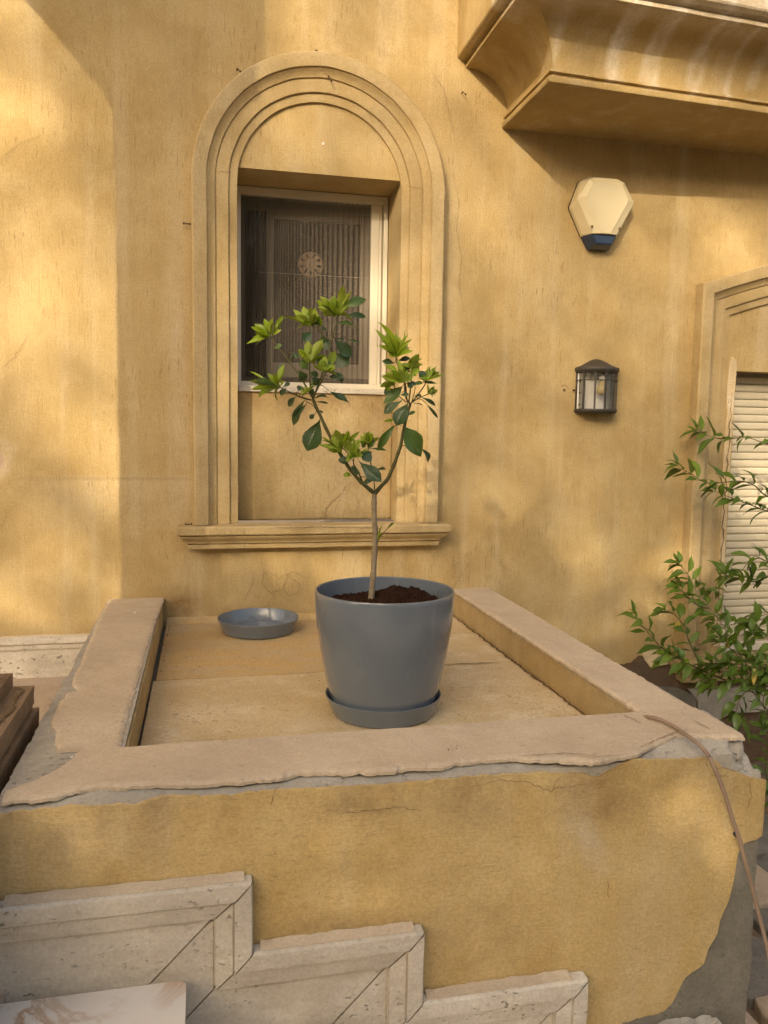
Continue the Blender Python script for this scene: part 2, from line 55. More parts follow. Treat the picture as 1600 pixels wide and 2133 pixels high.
# ------------------------------------------------------------------ helpers
def obj(name, me, mat=None, parent=None):
    o = bpy.data.objects.new(name, me); COL.objects.link(o)
    if mat is not None and me is not None and not me.materials: me.materials.append(mat)
    if parent is not None: o.parent = parent
    return o
def tag(o, label=None, cat=None, group=None, kind=None):
    if label: o['label'] = label
    if cat: o['category'] = cat
    if group: o['group'] = group
    if kind: o['kind'] = kind
    return o
def empty(name, loc=(0, 0, 0)):
    o = bpy.data.objects.new(name, None); COL.objects.link(o); o.location = loc; o.empty_display_size = .05
    return o
class MB:
    """collects vertices and faces of one mesh"""
    def __init__(s): s.v = []; s.f = []; s.w = None
    def add(s, vs_, fs_):
        n = len(s.v); s.v += [tuple(p) for p in vs_]; s.f += [tuple(n+i for i in f) for f in fs_]; return s
    def box(s, a, b):
        x0, y0, z0 = a; x1, y1, z1 = b
        return s.add([(x0,y0,z0),(x1,y0,z0),(x1,y1,z0),(x0,y1,z0),(x0,y0,z1),(x1,y0,z1),(x1,y1,z1),(x0,y1,z1)],
                     [(0,3,2,1),(4,5,6,7),(0,1,5,4),(1,2,6,5),(2,3,7,6),(3,0,4,7)])
    def tube(s, pts, rad, n=8, cap=True):
        pts = [Vector(p) for p in pts]; m = len(pts)
        rr = rad if isinstance(rad, (list, tuple)) else [rad]*m
        up = Vector((.3, .9, .2)); rings = []
        for i, p in enumerate(pts):
            t = (pts[min(i+1, m-1)] - pts[max(i-1, 0)]).normalized()
            a = t.cross(up)
            if a.length < 1e-4: a = t.cross(Vector((1, 0, 0)))
            a.normalize(); b = t.cross(a).normalized()
            rings.append([p + (a*math.cos(2*math.pi*k/n) + b*math.sin(2*math.pi*k/n))*rr[i] for k in range(n)])
        vs_ = [q for r in rings for q in r]; fs_ = []
        for i in range(m-1):
            for k in range(n):
                fs_.append((i*n+k, (i+1)*n+k, (i+1)*n+(k+1)%n, i*n+(k+1)%n))
        if cap: fs_ += [tuple(range(n)), tuple((m-1)*n + k for k in reversed(range(n)))]
        return s.add(vs_, fs_)
    def lathe(s, prof, c=(0, 0), n=64, a0=0.0, a1=2*math.pi):
        full = abs(a1-a0-2*math.pi) < 1e-6; k_ = n if full else n+1
        vs_ = [(c[0]+r*math.cos(a0+(a1-a0)*k/n), c[1]+r*math.sin(a0+(a1-a0)*k/n), z) for r, z in prof for k in range(k_)]
        fs_ = []
        for i in range(len(prof)-1):
            for k in range(n):
                k2 = (k+1) % k_ if full else k+1
                fs_.append((i*k_+k, i*k_+k2, (i+1)*k_+k2, (i+1)*k_+k))
        return s.add(vs_, fs_)
    def prism(s, poly, fn0, fn1):
        """poly of 2D points; fn0/fn1 map a point to its front and back position"""
        n = len(poly); tri = tessellate_polygon([[Vector((p[0], p[1], 0)) for p in poly]])
        vs_ = [fn0(p) for p in poly] + [fn1(p) for p in poly]
        fs_ = [tuple(t) for t in tri] + [tuple(n+i for i in reversed(t)) for t in tri]
        fs_ += [(i, (i+1) % n, n+(i+1) % n, n+i) for i in range(n)]
        return s.add(vs_, fs_)
    def mesh(s, name, smooth=False, wear=None):
        me = bpy.data.meshes.new(name); me.from_pydata(s.v, [], s.f); me.update()
        bm = bmesh.new(); bm.from_mesh(me); bmesh.ops.recalc_face_normals(bm, faces=bm.faces); bm.to_mesh(me); bm.free()
        if smooth: me.polygons.foreach_set('use_smooth', [True]*len(me.polygons))
        if wear: set_wear(me, wear)
        return me
    def build(s, name, mat, parent=None, smooth=False, wear=None, bevel=0, auto=None, seg=2):
        o = obj(name, s.mesh(name, smooth, wear), mat, parent)
        if bevel:
            m = o.modifiers.new('bevel', 'BEVEL'); m.width = bevel; m.segments = seg; m.limit_method = 'ANGLE'; m.angle_limit = R(35)
        if auto: smooth_by_angle(o.data, auto)
        return o
def smooth_by_angle(me, ang):
    bm = bmesh.new(); bm.from_mesh(me)
    for f in bm.faces: f.smooth = True
    for e in bm.edges:
        e.smooth = not (len(e.link_faces) != 2 or e.calc_face_angle(0) > ang)
    bm.to_mesh(me); bm.free()
def set_wear(me, fn):
    a = me.color_attributes.new('wear', 'FLOAT_COLOR', 'POINT')
    buf = []
    for v in me.vertices:
        r, g, b = fn(v.co); buf += [r, g, b, 1.0]
    a.data.foreach_set('color', buf)
def nz(x, y, z, s, seed=0.0): return mnoise.noise(Vector((x*s+seed, y*s-seed*1.7, z*s+seed*.6)))
def fbm(x, y, z, s, seed=0.0, o=4):
    a = 1.0; t = 0.0; n = 0.0
    for i in range(o):
        t += a*nz(x, y, z, s, seed+i*7.3); n += a; a *= .55; s *= 2.03
    return t/n
def lerp_curve(pts, x):
    if x <= pts[0][0]: return pts[0][1]
    for (a, b), (c, d) in zip(pts, pts[1:]):
        if x <= c: return b + (d-b)*(x-a)/max(1e-6, c-a)
    return pts[-1][1]
def sstep(a, b, x):
    t = max(0.0, min(1.0, (x-a)/(b-a))); return t*t*(3-2*t)
def sheet(fn, nu, nv, back, skirt=True):
    """grid of nu x nv cells from fn(u,v) with a rim that runs back by the vector 'back'"""
    m = MB(); W = nv+1
    m.v = [tuple(fn(i/nu, j/nv)) for i in range(nu+1) for j in range(nv+1)]
    m.f = [(i*W+j, (i+1)*W+j, (i+1)*W+j+1, i*W+j+1) for i in range(nu) for j in range(nv)]
    if skirt:
        ring = [i*W for i in range(nu+1)] + [nu*W+j for j in range(1, nv+1)] + [i*W+nv for i in range(nu-1, -1, -1)] + [j for j in range(nv-1, 0, -1)]
        n0 = len(m.v); b = Vector(back)
        m.v += [tuple(Vector(m.v[i])+b) for i in ring]
        k = len(ring)
        m.f += [(ring[i], ring[(i+1) % k], n0+(i+1) % k, n0+i) for i in range(k)]
    return m
def ribbon(pts, fn, width, seed=1, step=.006):
    """thin ragged crack that follows pts; fn maps 2D to 3D"""
    r_ = random.Random(seed); P_ = []
    for (a, b), (c, d) in zip(pts, pts[1:]):
        n = max(2, int(math.hypot(c-a, d-b)/step))
        for i in range(n): P_.append((a+(c-a)*i/n, b+(d-b)*i/n))
    P_.append(pts[-1]); m = MB(); n = len(P_); vs_ = []
    for i, (x, y) in enumerate(P_):
        q = P_[min(i+1, n-1)]; p = P_[max(i-1, 0)]; dx, dy = q[0]-p[0], q[1]-p[1]; l = math.hypot(dx, dy) or 1
        jx, jy = r_.uniform(-1, 1)*step*.35, r_.uniform(-1, 1)*step*.35
        w = width*.5*r_.uniform(.5, 1.3)*min(1, 4*min(i, n-1-i)/n+.25)
        x += jx; y += jy
        vs_ += [fn(x-dy/l*w, y+dx/l*w), fn(x+dy/l*w, y-dx/l*w)]
    return m.add(vs_, [(2*i, 2*i+1, 2*i+3, 2*i+2) for i in range(n-1)])

# ------------------------------------------------------------------ materials
class NT:
    def __init__(s, name):
        s.m = bpy.data.materials.new(name); s.m.use_nodes = True; s.t = s.m.node_tree; s.b = s.t.nodes['Principled BSDF']
        s.pos = s.t.nodes.new('ShaderNodeNewGeometry').outputs['Position']
    def n(s, kind, **kw):
        q = s.t.nodes.new('ShaderNode'+kind)
        for k, v in kw.items(): setattr(q, k, v)
        return q
    def link(s, a, b): s.t.links.new(a, b)
    def val(s, sock, v):
        if hasattr(v, 'is_output') or hasattr(v, 'links'): s.link(v, sock)
        else: sock.default_value = v
    def noise(s, scale, detail=4, rough=.55, stretch=None, dist=0.0, off=(0, 0, 0)):
        v = s.pos
        mp = s.n('Mapping'); s.link(v, mp.inputs['Vector']); mp.inputs['Scale'].default_value = stretch or (1, 1, 1); mp.inputs['Location'].default_value = off
        q = s.n('TexNoise'); s.link(mp.outputs['Vector'], q.inputs['Vector'])
        q.inputs['Scale'].default_value = scale; q.inputs['Detail'].default_value = detail; q.inputs['Roughness'].default_value = rough; q.inputs['Distortion'].default_value = dist
        return q.outputs['Fac']
    def ramp(s, fac, a, b):
        q = s.n('MapRange'); q.interpolation_type = 'SMOOTHSTEP'; s.link(fac, q.inputs['Value']); q.inputs['From Min'].default_value = a; q.inputs['From Max'].default_value = b
        return q.outputs['Result']
    def math(s, op, a, b=None):
        q = s.n('Math', operation=op); s.val(q.inputs[0], a)
        if b is not None: s.val(q.inputs[1], b)
        return q.outputs[0]
    def mix(s, fac, a, b, mode='MIX'):
        q = s.n('Mix', data_type='RGBA', blend_type=mode); s.val(q.inputs['Factor'], fac)
        for k, v in ((6, a), (7, b)):
            if isinstance(v, tuple): q.inputs[k].default_value = (*v, 1) if len(v) == 3 else v
            else: s.link(v, q.inputs[k])
        return q.outputs[2]
    def bump(s, h, strength, dist=.002, prev=None):
        q = s.n('Bump'); q.inputs['Strength'].default_value = strength; q.inputs['Distance'].default_value = dist; s.link(h, q.inputs['Height'])
        if prev is not None: s.link(prev, q.inputs['Normal'])
        return q.outputs['Normal']
    def fin(s, col, rough=.9, normal=None, spec=.3, **kw):
        if isinstance(col, tuple): s.b.inputs['Base Color'].default_value = (*col, 1)
        else: s.link(col, s.b.inputs['Base Color'])
        s.val(s.b.inputs['Roughness'], rough); s.b.inputs['Specular IOR Level'].default_value = spec
        if normal is not None: s.link(normal, s.b.inputs['Normal'])
        for k, v in kw.items(): s.b.inputs[k.replace('_', ' ')].default_value = v
        return s.m
def plaster(name, c1, c2, c3, streak=.5, dirt=(.25, .16, .07), pale=(.60, .50, .33), bare=(.50, .38, .28), comb=.35, crk=.35, big=1.6, grain=(130, 130, 15)):
    """weathered painted render: patchy wash, run-down streaks, combed grain, hairline cracks; the mesh's wear layer adds located stains"""
    t = NT(name)
    n1 = t.ramp(t.noise(big, 4, .6, dist=.6), .35, .66); n2 = t.ramp(t.noise(big*3.1, 4, .65, off=(3, 1, 7)), .38, .68)
    col = t.mix(n1, c1, c2); col = t.mix(t.math('MULTIPLY', n2, .55), col, c3)
    st = t.ramp(t.noise(1.0, 3, .6, stretch=(9, 9, .7)), .48, .75); col = t.mix(t.math('MULTIPLY', st, streak), col, pale)
    sd = t.ramp(t.noise(1.0, 4, .7, stretch=(5, 5, .9), off=(9, 2, 4)), .55, .80); col = t.mix(t.math('MULTIPLY', sd, .38*streak+.12), col, dirt)
    at = t.n('Attribute', attribute_name='wear'); sp = t.n('SeparateColor'); t.link(at.outputs['Color'], sp.inputs['Color'])
    brk = t.ramp(t.noise(26, 3, .7), .25, .75); edge = t.math('ADD', t.math('MULTIPLY', brk, .7), .55)
    col = t.mix(t.math('MINIMUM', t.math('MULTIPLY', sp.outputs['Red'], edge), 1.0), col, pale)
    col = t.mix(t.math('MINIMUM', t.math('MULTIPLY', sp.outputs['Green'], edge), 1.0), col, dirt)
    col = t.mix(sp.outputs['Blue'], col, bare)
    g = t.noise(150, 3, .8); col = t.mix(.30, col, t.mix(t.ramp(g, .3, .7), (.62, .60, .56), (1.36, 1.36, 1.36)), 'MULTIPLY')
    sc = t.noise(1.0, 3, .7, stretch=grain, dist=.5); cm = t.ramp(sc, .57, .70)
    pm = t.ramp(t.noise(2.3, 2, .5, off=(7, 3, 3)), .35, .65); col = t.mix(t.math('MULTIPLY', t.math('MULTIPLY', cm, t.math('ADD', pm, .25)), comb), col, (.25, .165, .07))
    vo = t.n('TexVoronoi', feature='DISTANCE_TO_EDGE'); mpv = t.n('Mapping'); t.link(t.pos, mpv.inputs['Vector'])
    ds = t.n('TexNoise'); ds.inputs['Scale'].default_value = 14; t.link(t.pos, ds.inputs['Vector'])
    mxv = t.n('Mix', data_type='RGBA', blend_type='ADD'); mxv.inputs['Factor'].default_value = .05; t.link(t.pos, mxv.inputs[6]); t.link(ds.outputs['Color'], mxv.inputs[7])
    t.link(mxv.outputs[2], vo.inputs['Vector']); vo.inputs['Scale'].default_value = 7.5
    line = t.math('SUBTRACT', 1.0, t.ramp(vo.outputs['Distance'], .0, .012))
    msk = t.ramp(t.noise(1.9, 3, .5, off=(5, 5, 1)), .56, .66); ck = t.math('MULTIPLY', t.math('MULTIPLY', line, msk), crk)
    col = t.mix(ck, col, (.20, .12, .05))
    h = t.math('ADD', t.math('MULTIPLY', sc, .0021), t.math('MULTIPLY', g, .0016))
    b = t.bump(h, .9, 1.0)
    return t.fin(col, .93, b, .15)
def stone(name, c1, c2, c3, scale=6, rough=.7, pits=.0, bump=.4, spec=.3, stretch=None, vein=None, speck=1.0):
    t = NT(name)
    col = t.mix(t.ramp(t.noise(scale, 6, .62, stretch=stretch, dist=.4), .36, .64), c1, c2)
    col = t.mix(t.math('MULTIPLY', t.ramp(t.noise(scale*3.3, 5, .7, stretch=stretch, off=(2, 8, 1)), .45, .75), .6), col, c3)
    g = t.noise(150, 3, .8); col = t.mix(.30*speck, col, t.mix(t.ramp(g, .3, .7), (.66, .64, .61), (1.32, 1.32, 1.32)), 'MULTIPLY')
    oi = t.n('ObjectInfo'); col = t.mix(1.0, col, t.mix(oi.outputs['Random'], (.90, .89, .87), (1.08, 1.08, 1.08)), 'MULTIPLY')
    sp_ = t.ramp(t.noise(46, 2, .5, off=(6, 1, 3)), .68, .74); col = t.mix(t.math('MULTIPLY', sp_, .30*speck), col, tuple(q*.45 for q in c2))
    bl_ = t.ramp(t.noise(1.7, 4, .65, off=(11, 4, 9)), .45, .75); col = t.mix(t.math('MULTIPLY', bl_, .34*speck), col, tuple(q*.62 for q in c2))
    h = t.math('ADD', t.math('MULTIPLY', t.noise(22, 4, .7), .006*bump), t.math('MULTIPLY', g, .0010*bump))
    if pits:
        p = t.ramp(t.noise(62, 4, .6, stretch=(1, 1, 1.7)), .61, .67); m = t.ramp(t.noise(5, 3, .5, off=(4, 0, 2)), .38, .62); p = t.math('MULTIPLY', p, m)
        col = t.mix(t.math('MULTIPLY', p, pits), col, (.14, .115, .085)); h = t.math('SUBTRACT', h, t.math('MULTIPLY', p, .003))
    if vein:
        v = t.noise(4.6, 6, .62, dist=1.8, off=(1.7, .4, 2)); v = t.math('ABSOLUTE', t.math('SUBTRACT', v, .5)); v = t.math('SUBTRACT', 1.0, t.ramp(v, 0, .075))
        m = t.ramp(t.noise(2.6, 3, .5, off=(1.2, 3.3, 0)), .28, .5); col = t.mix(t.math('MULTIPLY', t.math('MULTIPLY', v, m), .85), col, vein)
    return t.fin(col, rough, t.bump(h, .9, 1.0), spec)
def plain(name, c, rough=.5, spec=.4, var=.12, scale=30, bump=.15, **kw):
    t = NT(name)
    n_ = t.noise(scale, 4, .6); col = t.mix(n_, tuple(x*(1-var) for x in c), tuple(min(1, x*(1+var)) for x in c))
    return t.fin(col, rough, t.bump(t.noise(scale*6, 3, .6), bump, .001), spec, **kw)

OCHRE = plaster('ochre_render', (.485, .358, .170), (.42, .302, .135), (.555, .43, .232), streak=.42, crk=.14, comb=.5)
OCHRE_TRIM = plaster('ochre_trim', (.475, .355, .180), (.41, .30, .142), (.545, .43, .245), streak=.32, comb=.25, crk=.06)
OCHRE_FRONT = plaster('ochre_front_render', (.58, .415, .175), (.49, .335, .130), (.68, .52, .26), streak=.34, comb=.36, crk=.16, big=2.6, grain=(45, 45, 170))
BALC = plaster('balcony_render', (.44, .32, .145), (.38, .27, .115), (.50, .38, .19), streak=.2, comb=.2, crk=.0, pale=(.74, .68, .58))
PINK = stone('pinkish_screed', (.62, .515, .385), (.56, .455, .335), (.67, .57, .445), 4.5, .93, 0, .3, .12)
CEMENT = stone('grey_cement', (.46, .425, .36), (.38, .35, .295), (.54, .49, .41), 9, .95, .25, .6, .12)
DARKCEM = stone('dark_cement', (.25, .232, .19), (.20, .185, .15), (.30, .275, .23), 5, .95, .2, .5, .12)
BROWNCEM = stone('brown_underlayer', (.20, .125, .075), (.155, .115, .085), (.25, .15, .09), 4.2, .96, .3, .8, .1)
TRAV = stone('travertine', (.67, .615, .52), (.58, .52, .425), (.74, .695, .61), 7, .72, .75, .35, .3, stretch=(1, 1, 2.4))
MARBLE = stone('white_marble', (.82, .76, .69), (.75, .68, .60), (.85, .80, .74), 3.4, .6, 0, .05, .3, vein=(.44, .24, .10), speck=.12)
TILE = stone('beige_floor_tile', (.52, .42, .325), (.46, .365, .275), (.56, .47, .38), 6, .6, .1, .15, .3)
SLAB_F = stone('pale_planter_floor', (.63, .51, .325), (.55, .425, .245), (.75, .67, .52), 2.6, .9, .1, .35, .15, speck=1.5)
SLAB_B = stone('stained_planter_floor', (.50, .38, .22), (.53, .365, .165), (.43, .33, .21), 4.6, .9, .15, .4, .15, stretch=(1, 2.2, 1), speck=1.4)
BROWNSTONE = stone('brown_stone', (.27, .19, .12), (.22, .155, .097), (.33, .24, .155), 6, .9, .2, .6, .12)
PAVE = stone('grey_paving_stone', (.215, .20, .175), (.165, .155, .14), (.28, .25, .20), 5, .9, .2, .6, .15)
EARTH = stone('ground_earth', (.20, .15, .10), (.26, .20, .14), (.16, .12, .08), 3, .97, .3, .8, .08)
CRACK = plain('crack_brown', (.185, .125, .065), .98, .05)  # brown of the cracks, dirt-filled joints and small holes
CREAM = plain('cream_aluminium', (.68, .63, .51), .42, .4, .05, 20, .05)
SASH = plain('beige_sash', (.47, .41, .31), .5, .4, .05, 20, .05)
SLAT = plain('cream_shutter_slat', (.62, .56, .42), .55, .35, .08, 40, .08)
def pot_mat():
    t = NT('dusty_grey_plastic'); col = t.mix(t.noise(9, 3), (.128, .156, .192), (.145, .172, .206))
    d = t.math('MULTIPLY', t.ramp(t.noise(5.5, 5, .7, dist=.5), .46, .82), .10); col = t.mix(d, col, (.34, .295, .235))
    k = t.ramp(t.noise(75, 2, .5), .72, .76); col = t.mix(t.math('MULTIPLY', k, .3), col, (.07, .06, .05))
    w = t.ramp(t.noise(1.0, 4, .7, stretch=(30, 30, 2.5)), .58, .72); col = t.mix(t.math('MULTIPLY', w, .12), col, (.42, .42, .41))
    return t.fin(col, t.math('ADD', t.math('MULTIPLY', d, .9), .2), t.bump(t.noise(20, 3), .06, .001), .5, Coat_Weight=.5, Coat_Roughness=.12)
POT = pot_mat()
SOIL = stone('dark_soil', (.032, .015, .009), (.022, .010, .006), (.05, .025, .014), 40, .98, 0, 1.0, .1)
SIREN = plain('ivory_plastic', (.72, .63, .41), .38, .5, .04, 12, .03)
BLUE = plain('dark_blue_plastic', (.014, .035, .085), .22, .6, .1, 15, .03)
IRON = plain('grey_brown_iron', (.050, .044, .037), .55, .5, .25, 60, .3)
WHITE = plain('white_enamel', (.82, .80, .77), .5, .4, .06, 30, .05)
BULB = plain('amber_bulb_glass', (.70, .57, .32), .15, .5, .03, 20, .0)
RUST = plain('rusty_iron', (.06, .032, .016), .8, .3, .3, 200, .5)
DARK = plain('dark_room', (.03, .025, .02), .9, .1)
CABLEM = plain('dusty_brown_cable', (.30, .215, .155), .7, .3, .18, 60, .2)
BARK = stone('young_bark', (.30, .245, .165), (.23, .185, .12), (.38, .32, .23), 60, .85, .4, .6, .2)
GSTEM = plain('green_stem', (.075, .072, .022), .6, .35, .3, 80, .2)
def glass(name, tint, fac, rough=.05):
    t = NT(name); nt = t.t
    tr = t.n('BsdfTransparent'); tr.inputs['Color'].default_value = (*tint, 1); gl = t.n('BsdfGlossy'); gl.inputs['Roughness'].default_value = rough
    fr = t.n('Fresnel'); fr.inputs['IOR'].default_value = 1.45
    mx = t.n('MixShader'); t.link(t.math('ADD', fr.outputs[0], fac), mx.inputs[0]); t.link(tr.outputs[0], mx.inputs[1]); t.link(gl.outputs[0], mx.inputs[2])
    t.link(mx.outputs[0], nt.nodes['Material Output'].inputs['Surface']); return t.m
CLEAR = glass('clear_lamp_glass', (.96, .97, .96), .02)
PANE = glass('window_glass', (.55, .56, .55), .05)
def net(name, c, fac):
    t = NT(name); t.b.inputs['Base Color'].default_value = (*c, 1); t.b.inputs['Roughness'].default_value = .8
    tr = t.n('BsdfTransparent'); mx = t.n('MixShader'); mx.inputs[0].default_value = fac
    t.link(tr.outputs[0], mx.inputs[1]); t.link(t.b.outputs[0], mx.inputs[2]); t.link(mx.outputs[0], t.t.nodes['Material Output'].inputs['Surface']); return t.m
NET = net('pleated_insect_net', (.215, .183, .145), .59)
def leafmat(name, c, c2, back, trans, rough=.38):
    t = NT(name); tc = t.n('TexCoord'); sx = t.n('SeparateXYZ'); t.link(tc.outputs['Object'], sx.inputs[0])
    oi = t.n('ObjectInfo'); col = t.mix(oi.outputs['Random'], c, c2)
    w = t.n('TexWave'); w.wave_type = 'BANDS'; w.bands_direction = 'Y'; w.inputs['Scale'].default_value = 3.0; w.inputs['Distortion'].default_value = .6
    ab = t.math('ABSOLUTE', sx.outputs['X']); cb = t.n('CombineXYZ'); t.link(t.math('SUBTRACT', sx.outputs['Y'], ab), cb.inputs['Y']); t.link(cb.outputs[0], w.inputs['Vector'])
    col = t.mix(t.math('MULTIPLY', w.outputs['Fac'], .16), col, back)
    rib = t.math('SUBTRACT', 1.0, t.ramp(ab, .01, .035)); col = t.mix(t.math('MULTIPLY', rib, .45), col, back)
    gm = t.n('NewGeometry'); col = t.mix(t.math('MULTIPLY', gm.outputs['Backfacing'], .6), col, back)
    nb = t.bump(w.outputs['Fac'], .25, .02)
    t.fin(col, rough, nb, .45)
    tl = t.n('BsdfTranslucent'); t.link(t.mix(.35, col, (.35, .45, .03)), tl.inputs['Color'])
    mx = t.n('MixShader'); mx.inputs[0].default_value = trans
    t.link(t.b.outputs[0], mx.inputs[1]); t.link(tl.outputs[0], mx.inputs[2]); t.link(mx.outputs[0], t.t.nodes['Material Output'].inputs['Surface']); return t.m
OFFLEAF = plain('garden_foliage', (.045, .085, .018), .7, .2, .2, 3, 0)
LEAF = {'y': leafmat('young_leaf', (.235, .33, .016), (.150, .245, .014), (.33, .40, .07), .34, .33),
        'm': leafmat('mid_leaf', (.060, .125, .020), (.048, .105, .018), (.12, .19, .05), .15, .3),
        'd': leafmat('old_leaf', (.030, .068, .020), (.022, .055, .017), (.085, .13, .055), .10, .28)}
BLEAF = {'g': leafmat('climber_leaf', (.105, .18, .018), (.068, .135, .015), (.12, .19, .05), .22, .35),
         'l': leafmat('climber_young_leaf', (.17, .265, .025), (.12, .205, .02), (.18, .26, .06), .28, .35),
         'o': leafmat('climber_yellow_leaf', (.52, .36, .04), (.50, .40, .10), (.55, .42, .16), .25, .5)}
# ------------------------------------------------------------------ ground
ground = MB().add([(-400, -400, -1.60), (400, -400, -1.60), (400, 400, -1.60), (-400, 400, -1.60)], [(0, 1, 2, 3)]).build('ground', EARTH)
tag(ground, kind='structure')
path = empty('path'); tag(path, kind='structure')
r_ = random.Random(5)
gx = [1.20]
while gx[-1] < 2.9: gx.append(gx[-1] + r_.uniform(.16, .30))
for i in range(len(gx)-1):
    y = -2.9 + r_.uniform(0, .15)
    while y < -.75:
        h = r_.uniform(.17, .34); g = .008; j = lambda: r_.uniform(-.022, .022)
        x0, x1, y0, y1 = gx[i]+g, gx[i+1]-g, y+g, y+h-g
        poly = [(x0+.03, y0+j()), (x1-.03+j(), y0+j()), (x1+j(), y0+.04), (x1+j(), y1-.03), (x1-.04, y1+j()), (x0+.04+j(), y1+j()), (x0+j(), y1-.04), (x0+j(), y0+.03)]
        zt = -1.565 + r_.uniform(-.006, .008)
        s = MB().prism(poly, lambda p: (p[0], p[1], zt + .012*nz(p[0], p[1], 0, 5)), lambda p: (p[0], p[1], -1.62)).build('paving_stone', PAVE if r_.random() < .75 else TILE, path, bevel=.008)
        y += h

# ------------------------------------------------------------------ house wall
house = empty('house', (0.9, 0, -1.6)); tag(house, 'ochre rendered house front with an arched window recess and a balcony above', 'house')
house.location = (0, 0, 0)
JL, JR, LZ, SZ = .133, .793, 1.011, -.385     # recess: jambs, lintel, sill level
AX, AZ, RI = .463, .950, .330                 # arch centre and inner radius
def blob(x, z, cx, cz, rx, rz): return math.exp(-((x-cx)/rx)**2 - ((z-cz)/rz)**2)
def wall_wear(p):
    x, z = p.x, p.z; n = fbm(x, 0, z, 5, 3); n2 = fbm(x, 0, z*.25, 11, 8)
    pale = .0; dark = .0; bare = .0
    pale += .55*blob(x+.02*n, z, -.09, .35, .045, .75)*(1+n2)                  # run-down beside the surround
    pale += .5*max(0, n2+.15)*blob(x, z, .48, 1.25, .10, .35) + .35*max(0, n2+.1)*blob(x, z, .70, 1.6, .25, .4)
    pale += .25*blob(x, z, 1.02, .6, .05, .9)*(1+n2)
    line = -.205 + .012*n; m = sstep(-.75, -.55, x)*(1-sstep(-.08, -.02, x))
    pale += .30*m*sstep(line-.02, line, z*-1+2*line)*(1-sstep(.05, .28, line-z))   # repainted patch below a trowel line
    dark += .35*m*math.exp(-((z-line)/.006)**2)
    dark += .50*sstep(-.60, -.80, z)*max(0, .35+1.1*n)*(1-sstep(1.1, 1.3, x)) if z < -.6 else 0
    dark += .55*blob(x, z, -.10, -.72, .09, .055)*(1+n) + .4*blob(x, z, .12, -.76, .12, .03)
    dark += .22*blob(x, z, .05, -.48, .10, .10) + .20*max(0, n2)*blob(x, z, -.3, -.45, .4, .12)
    dark += .30*blob(x, z, 1.80, -.42, .02, .05)*(1+2*n)
    dark += .7*max(0, n+.25)*sstep(.13, .02, z-lerp_curve(WALL_PEEL, x))*sstep(1.35, 1.5, x)
    d = math.hypot((x+.835)/.10, (z+.135+.05*n)/.075); d2 = math.hypot((x+.83)/.135, (z+.12)/.115)
    if x < -.55:
        bare = 1-sstep(.92, 1.0, d+.45*n); pale += .55*(1-sstep(.8, 1.05, d2+.6*n))
    return max(0, pale), max(0, min(.85, dark)), bare
xs = [-4.5, -3, -2, -1.2] + [-.9 + i*.01 for i in range(104)]
xs = sorted([x for x in xs if abs(x-JL) > .006] + [JL])
x = JL
while x < JR-.012: x += .01; xs.append(x)
xs += [JR]; x = JR
while x < 2.95: x += .01; xs.append(x)
xs += [3.6, 4.6, 6.0]
xs = sorted(set(round(v, 5) for v in xs))
zs = [-1.0 + i*.01 for i in range(61)] ; z = zs[-1]
while z < SZ-.012: z += .01; zs.append(z)
zs.append(SZ); z = SZ
while z < LZ-.012: z += .01; zs.append(z)
zs.append(LZ); z = LZ
while z < 1.95: z += .01; zs.append(z)
zs += [2.4, 3.2, 4.2, 5.2]
zs = sorted(set(round(v, 5) for v in zs))
WL, WRt, WT, WB = 2.385, 3.18, .297, -1.02     # opening of the shuttered window
def wall_pt(x, z):
    zz = z
    zb = -1.02 if x < 1.2 else lerp_curve(WALL_PEEL, x) + .012*nz(x, 0, 0, 40, 2) + .006*nz(x, 0, 0, 120, 5)
    if z < -.5: zz = zb + (z+1.0)/.5*(-.5-zb)
    near = min(abs(x-JL), abs(x-JR)) < .02 and SZ-.02 < z < LZ+.02 or (abs(z-LZ) < .02 and JL-.02 < x < JR+.02)
    y = 0 if near else .0045*fbm(x, 0, zz, 2.2, 1) + .0018*fbm(x, 0, zz, 11, 4)
    if x < -.55:
        n = fbm(x, 0, zz, 5, 3); d = math.hypot((x+.835)/.10, (zz+.135+.05*n)/.075); y += .009*(1-sstep(.9, 1.0, d+.45*n))
    return (x, y, zz)
m = MB(); NX, NZ = len(xs), len(zs)
m.v = [wall_pt(x, z) for x in xs for z in zs]
for i in range(NX-1):
    cx = (xs[i]+xs[i+1])/2
    for j in range(NZ-1):
        cz = (zs[j]+zs[j+1])/2
        if JL < cx < JR and SZ < cz < LZ: continue
        if WL+.006 < cx < WRt and WB < cz < WT-.006: continue
        m.f.append((i*NZ+j, (i+1)*NZ+j, (i+1)*NZ+j+1, i*NZ+j+1))
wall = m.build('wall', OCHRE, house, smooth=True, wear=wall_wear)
# thickness of the render along its broken lower edge, and the bare layer behind it
m = MB(); pr = [wall_pt(x, -1.0) for x in xs if x > 1.1]
m.add([q for p in pr for q in (p, (p[0], .016, p[2]+.004))], [(2*i, 2*i+1, 2*i+3, 2*i+2) for i in range(len(pr)-1)])
m.build('broken_render_edge', OCHRE_TRIM, house)
def under(u, v):
    x = 1.0 + u*2.4; z = -1.62 + v*(.85 if x < 2.375 else .58)
    return (x, .013 + .012*fbm(x, 0, z, 6, 2) - .004*abs(nz(x, 0, z, 22)), z)
def under_wear(p): return (.0, .35*max(0, fbm(p.x, 0, p.z, 4, 6)), 0)
sheet(under, 130, 60, (0, .03, 0), False).build('bare_lower_wall', BROWNCEM, house, smooth=True)
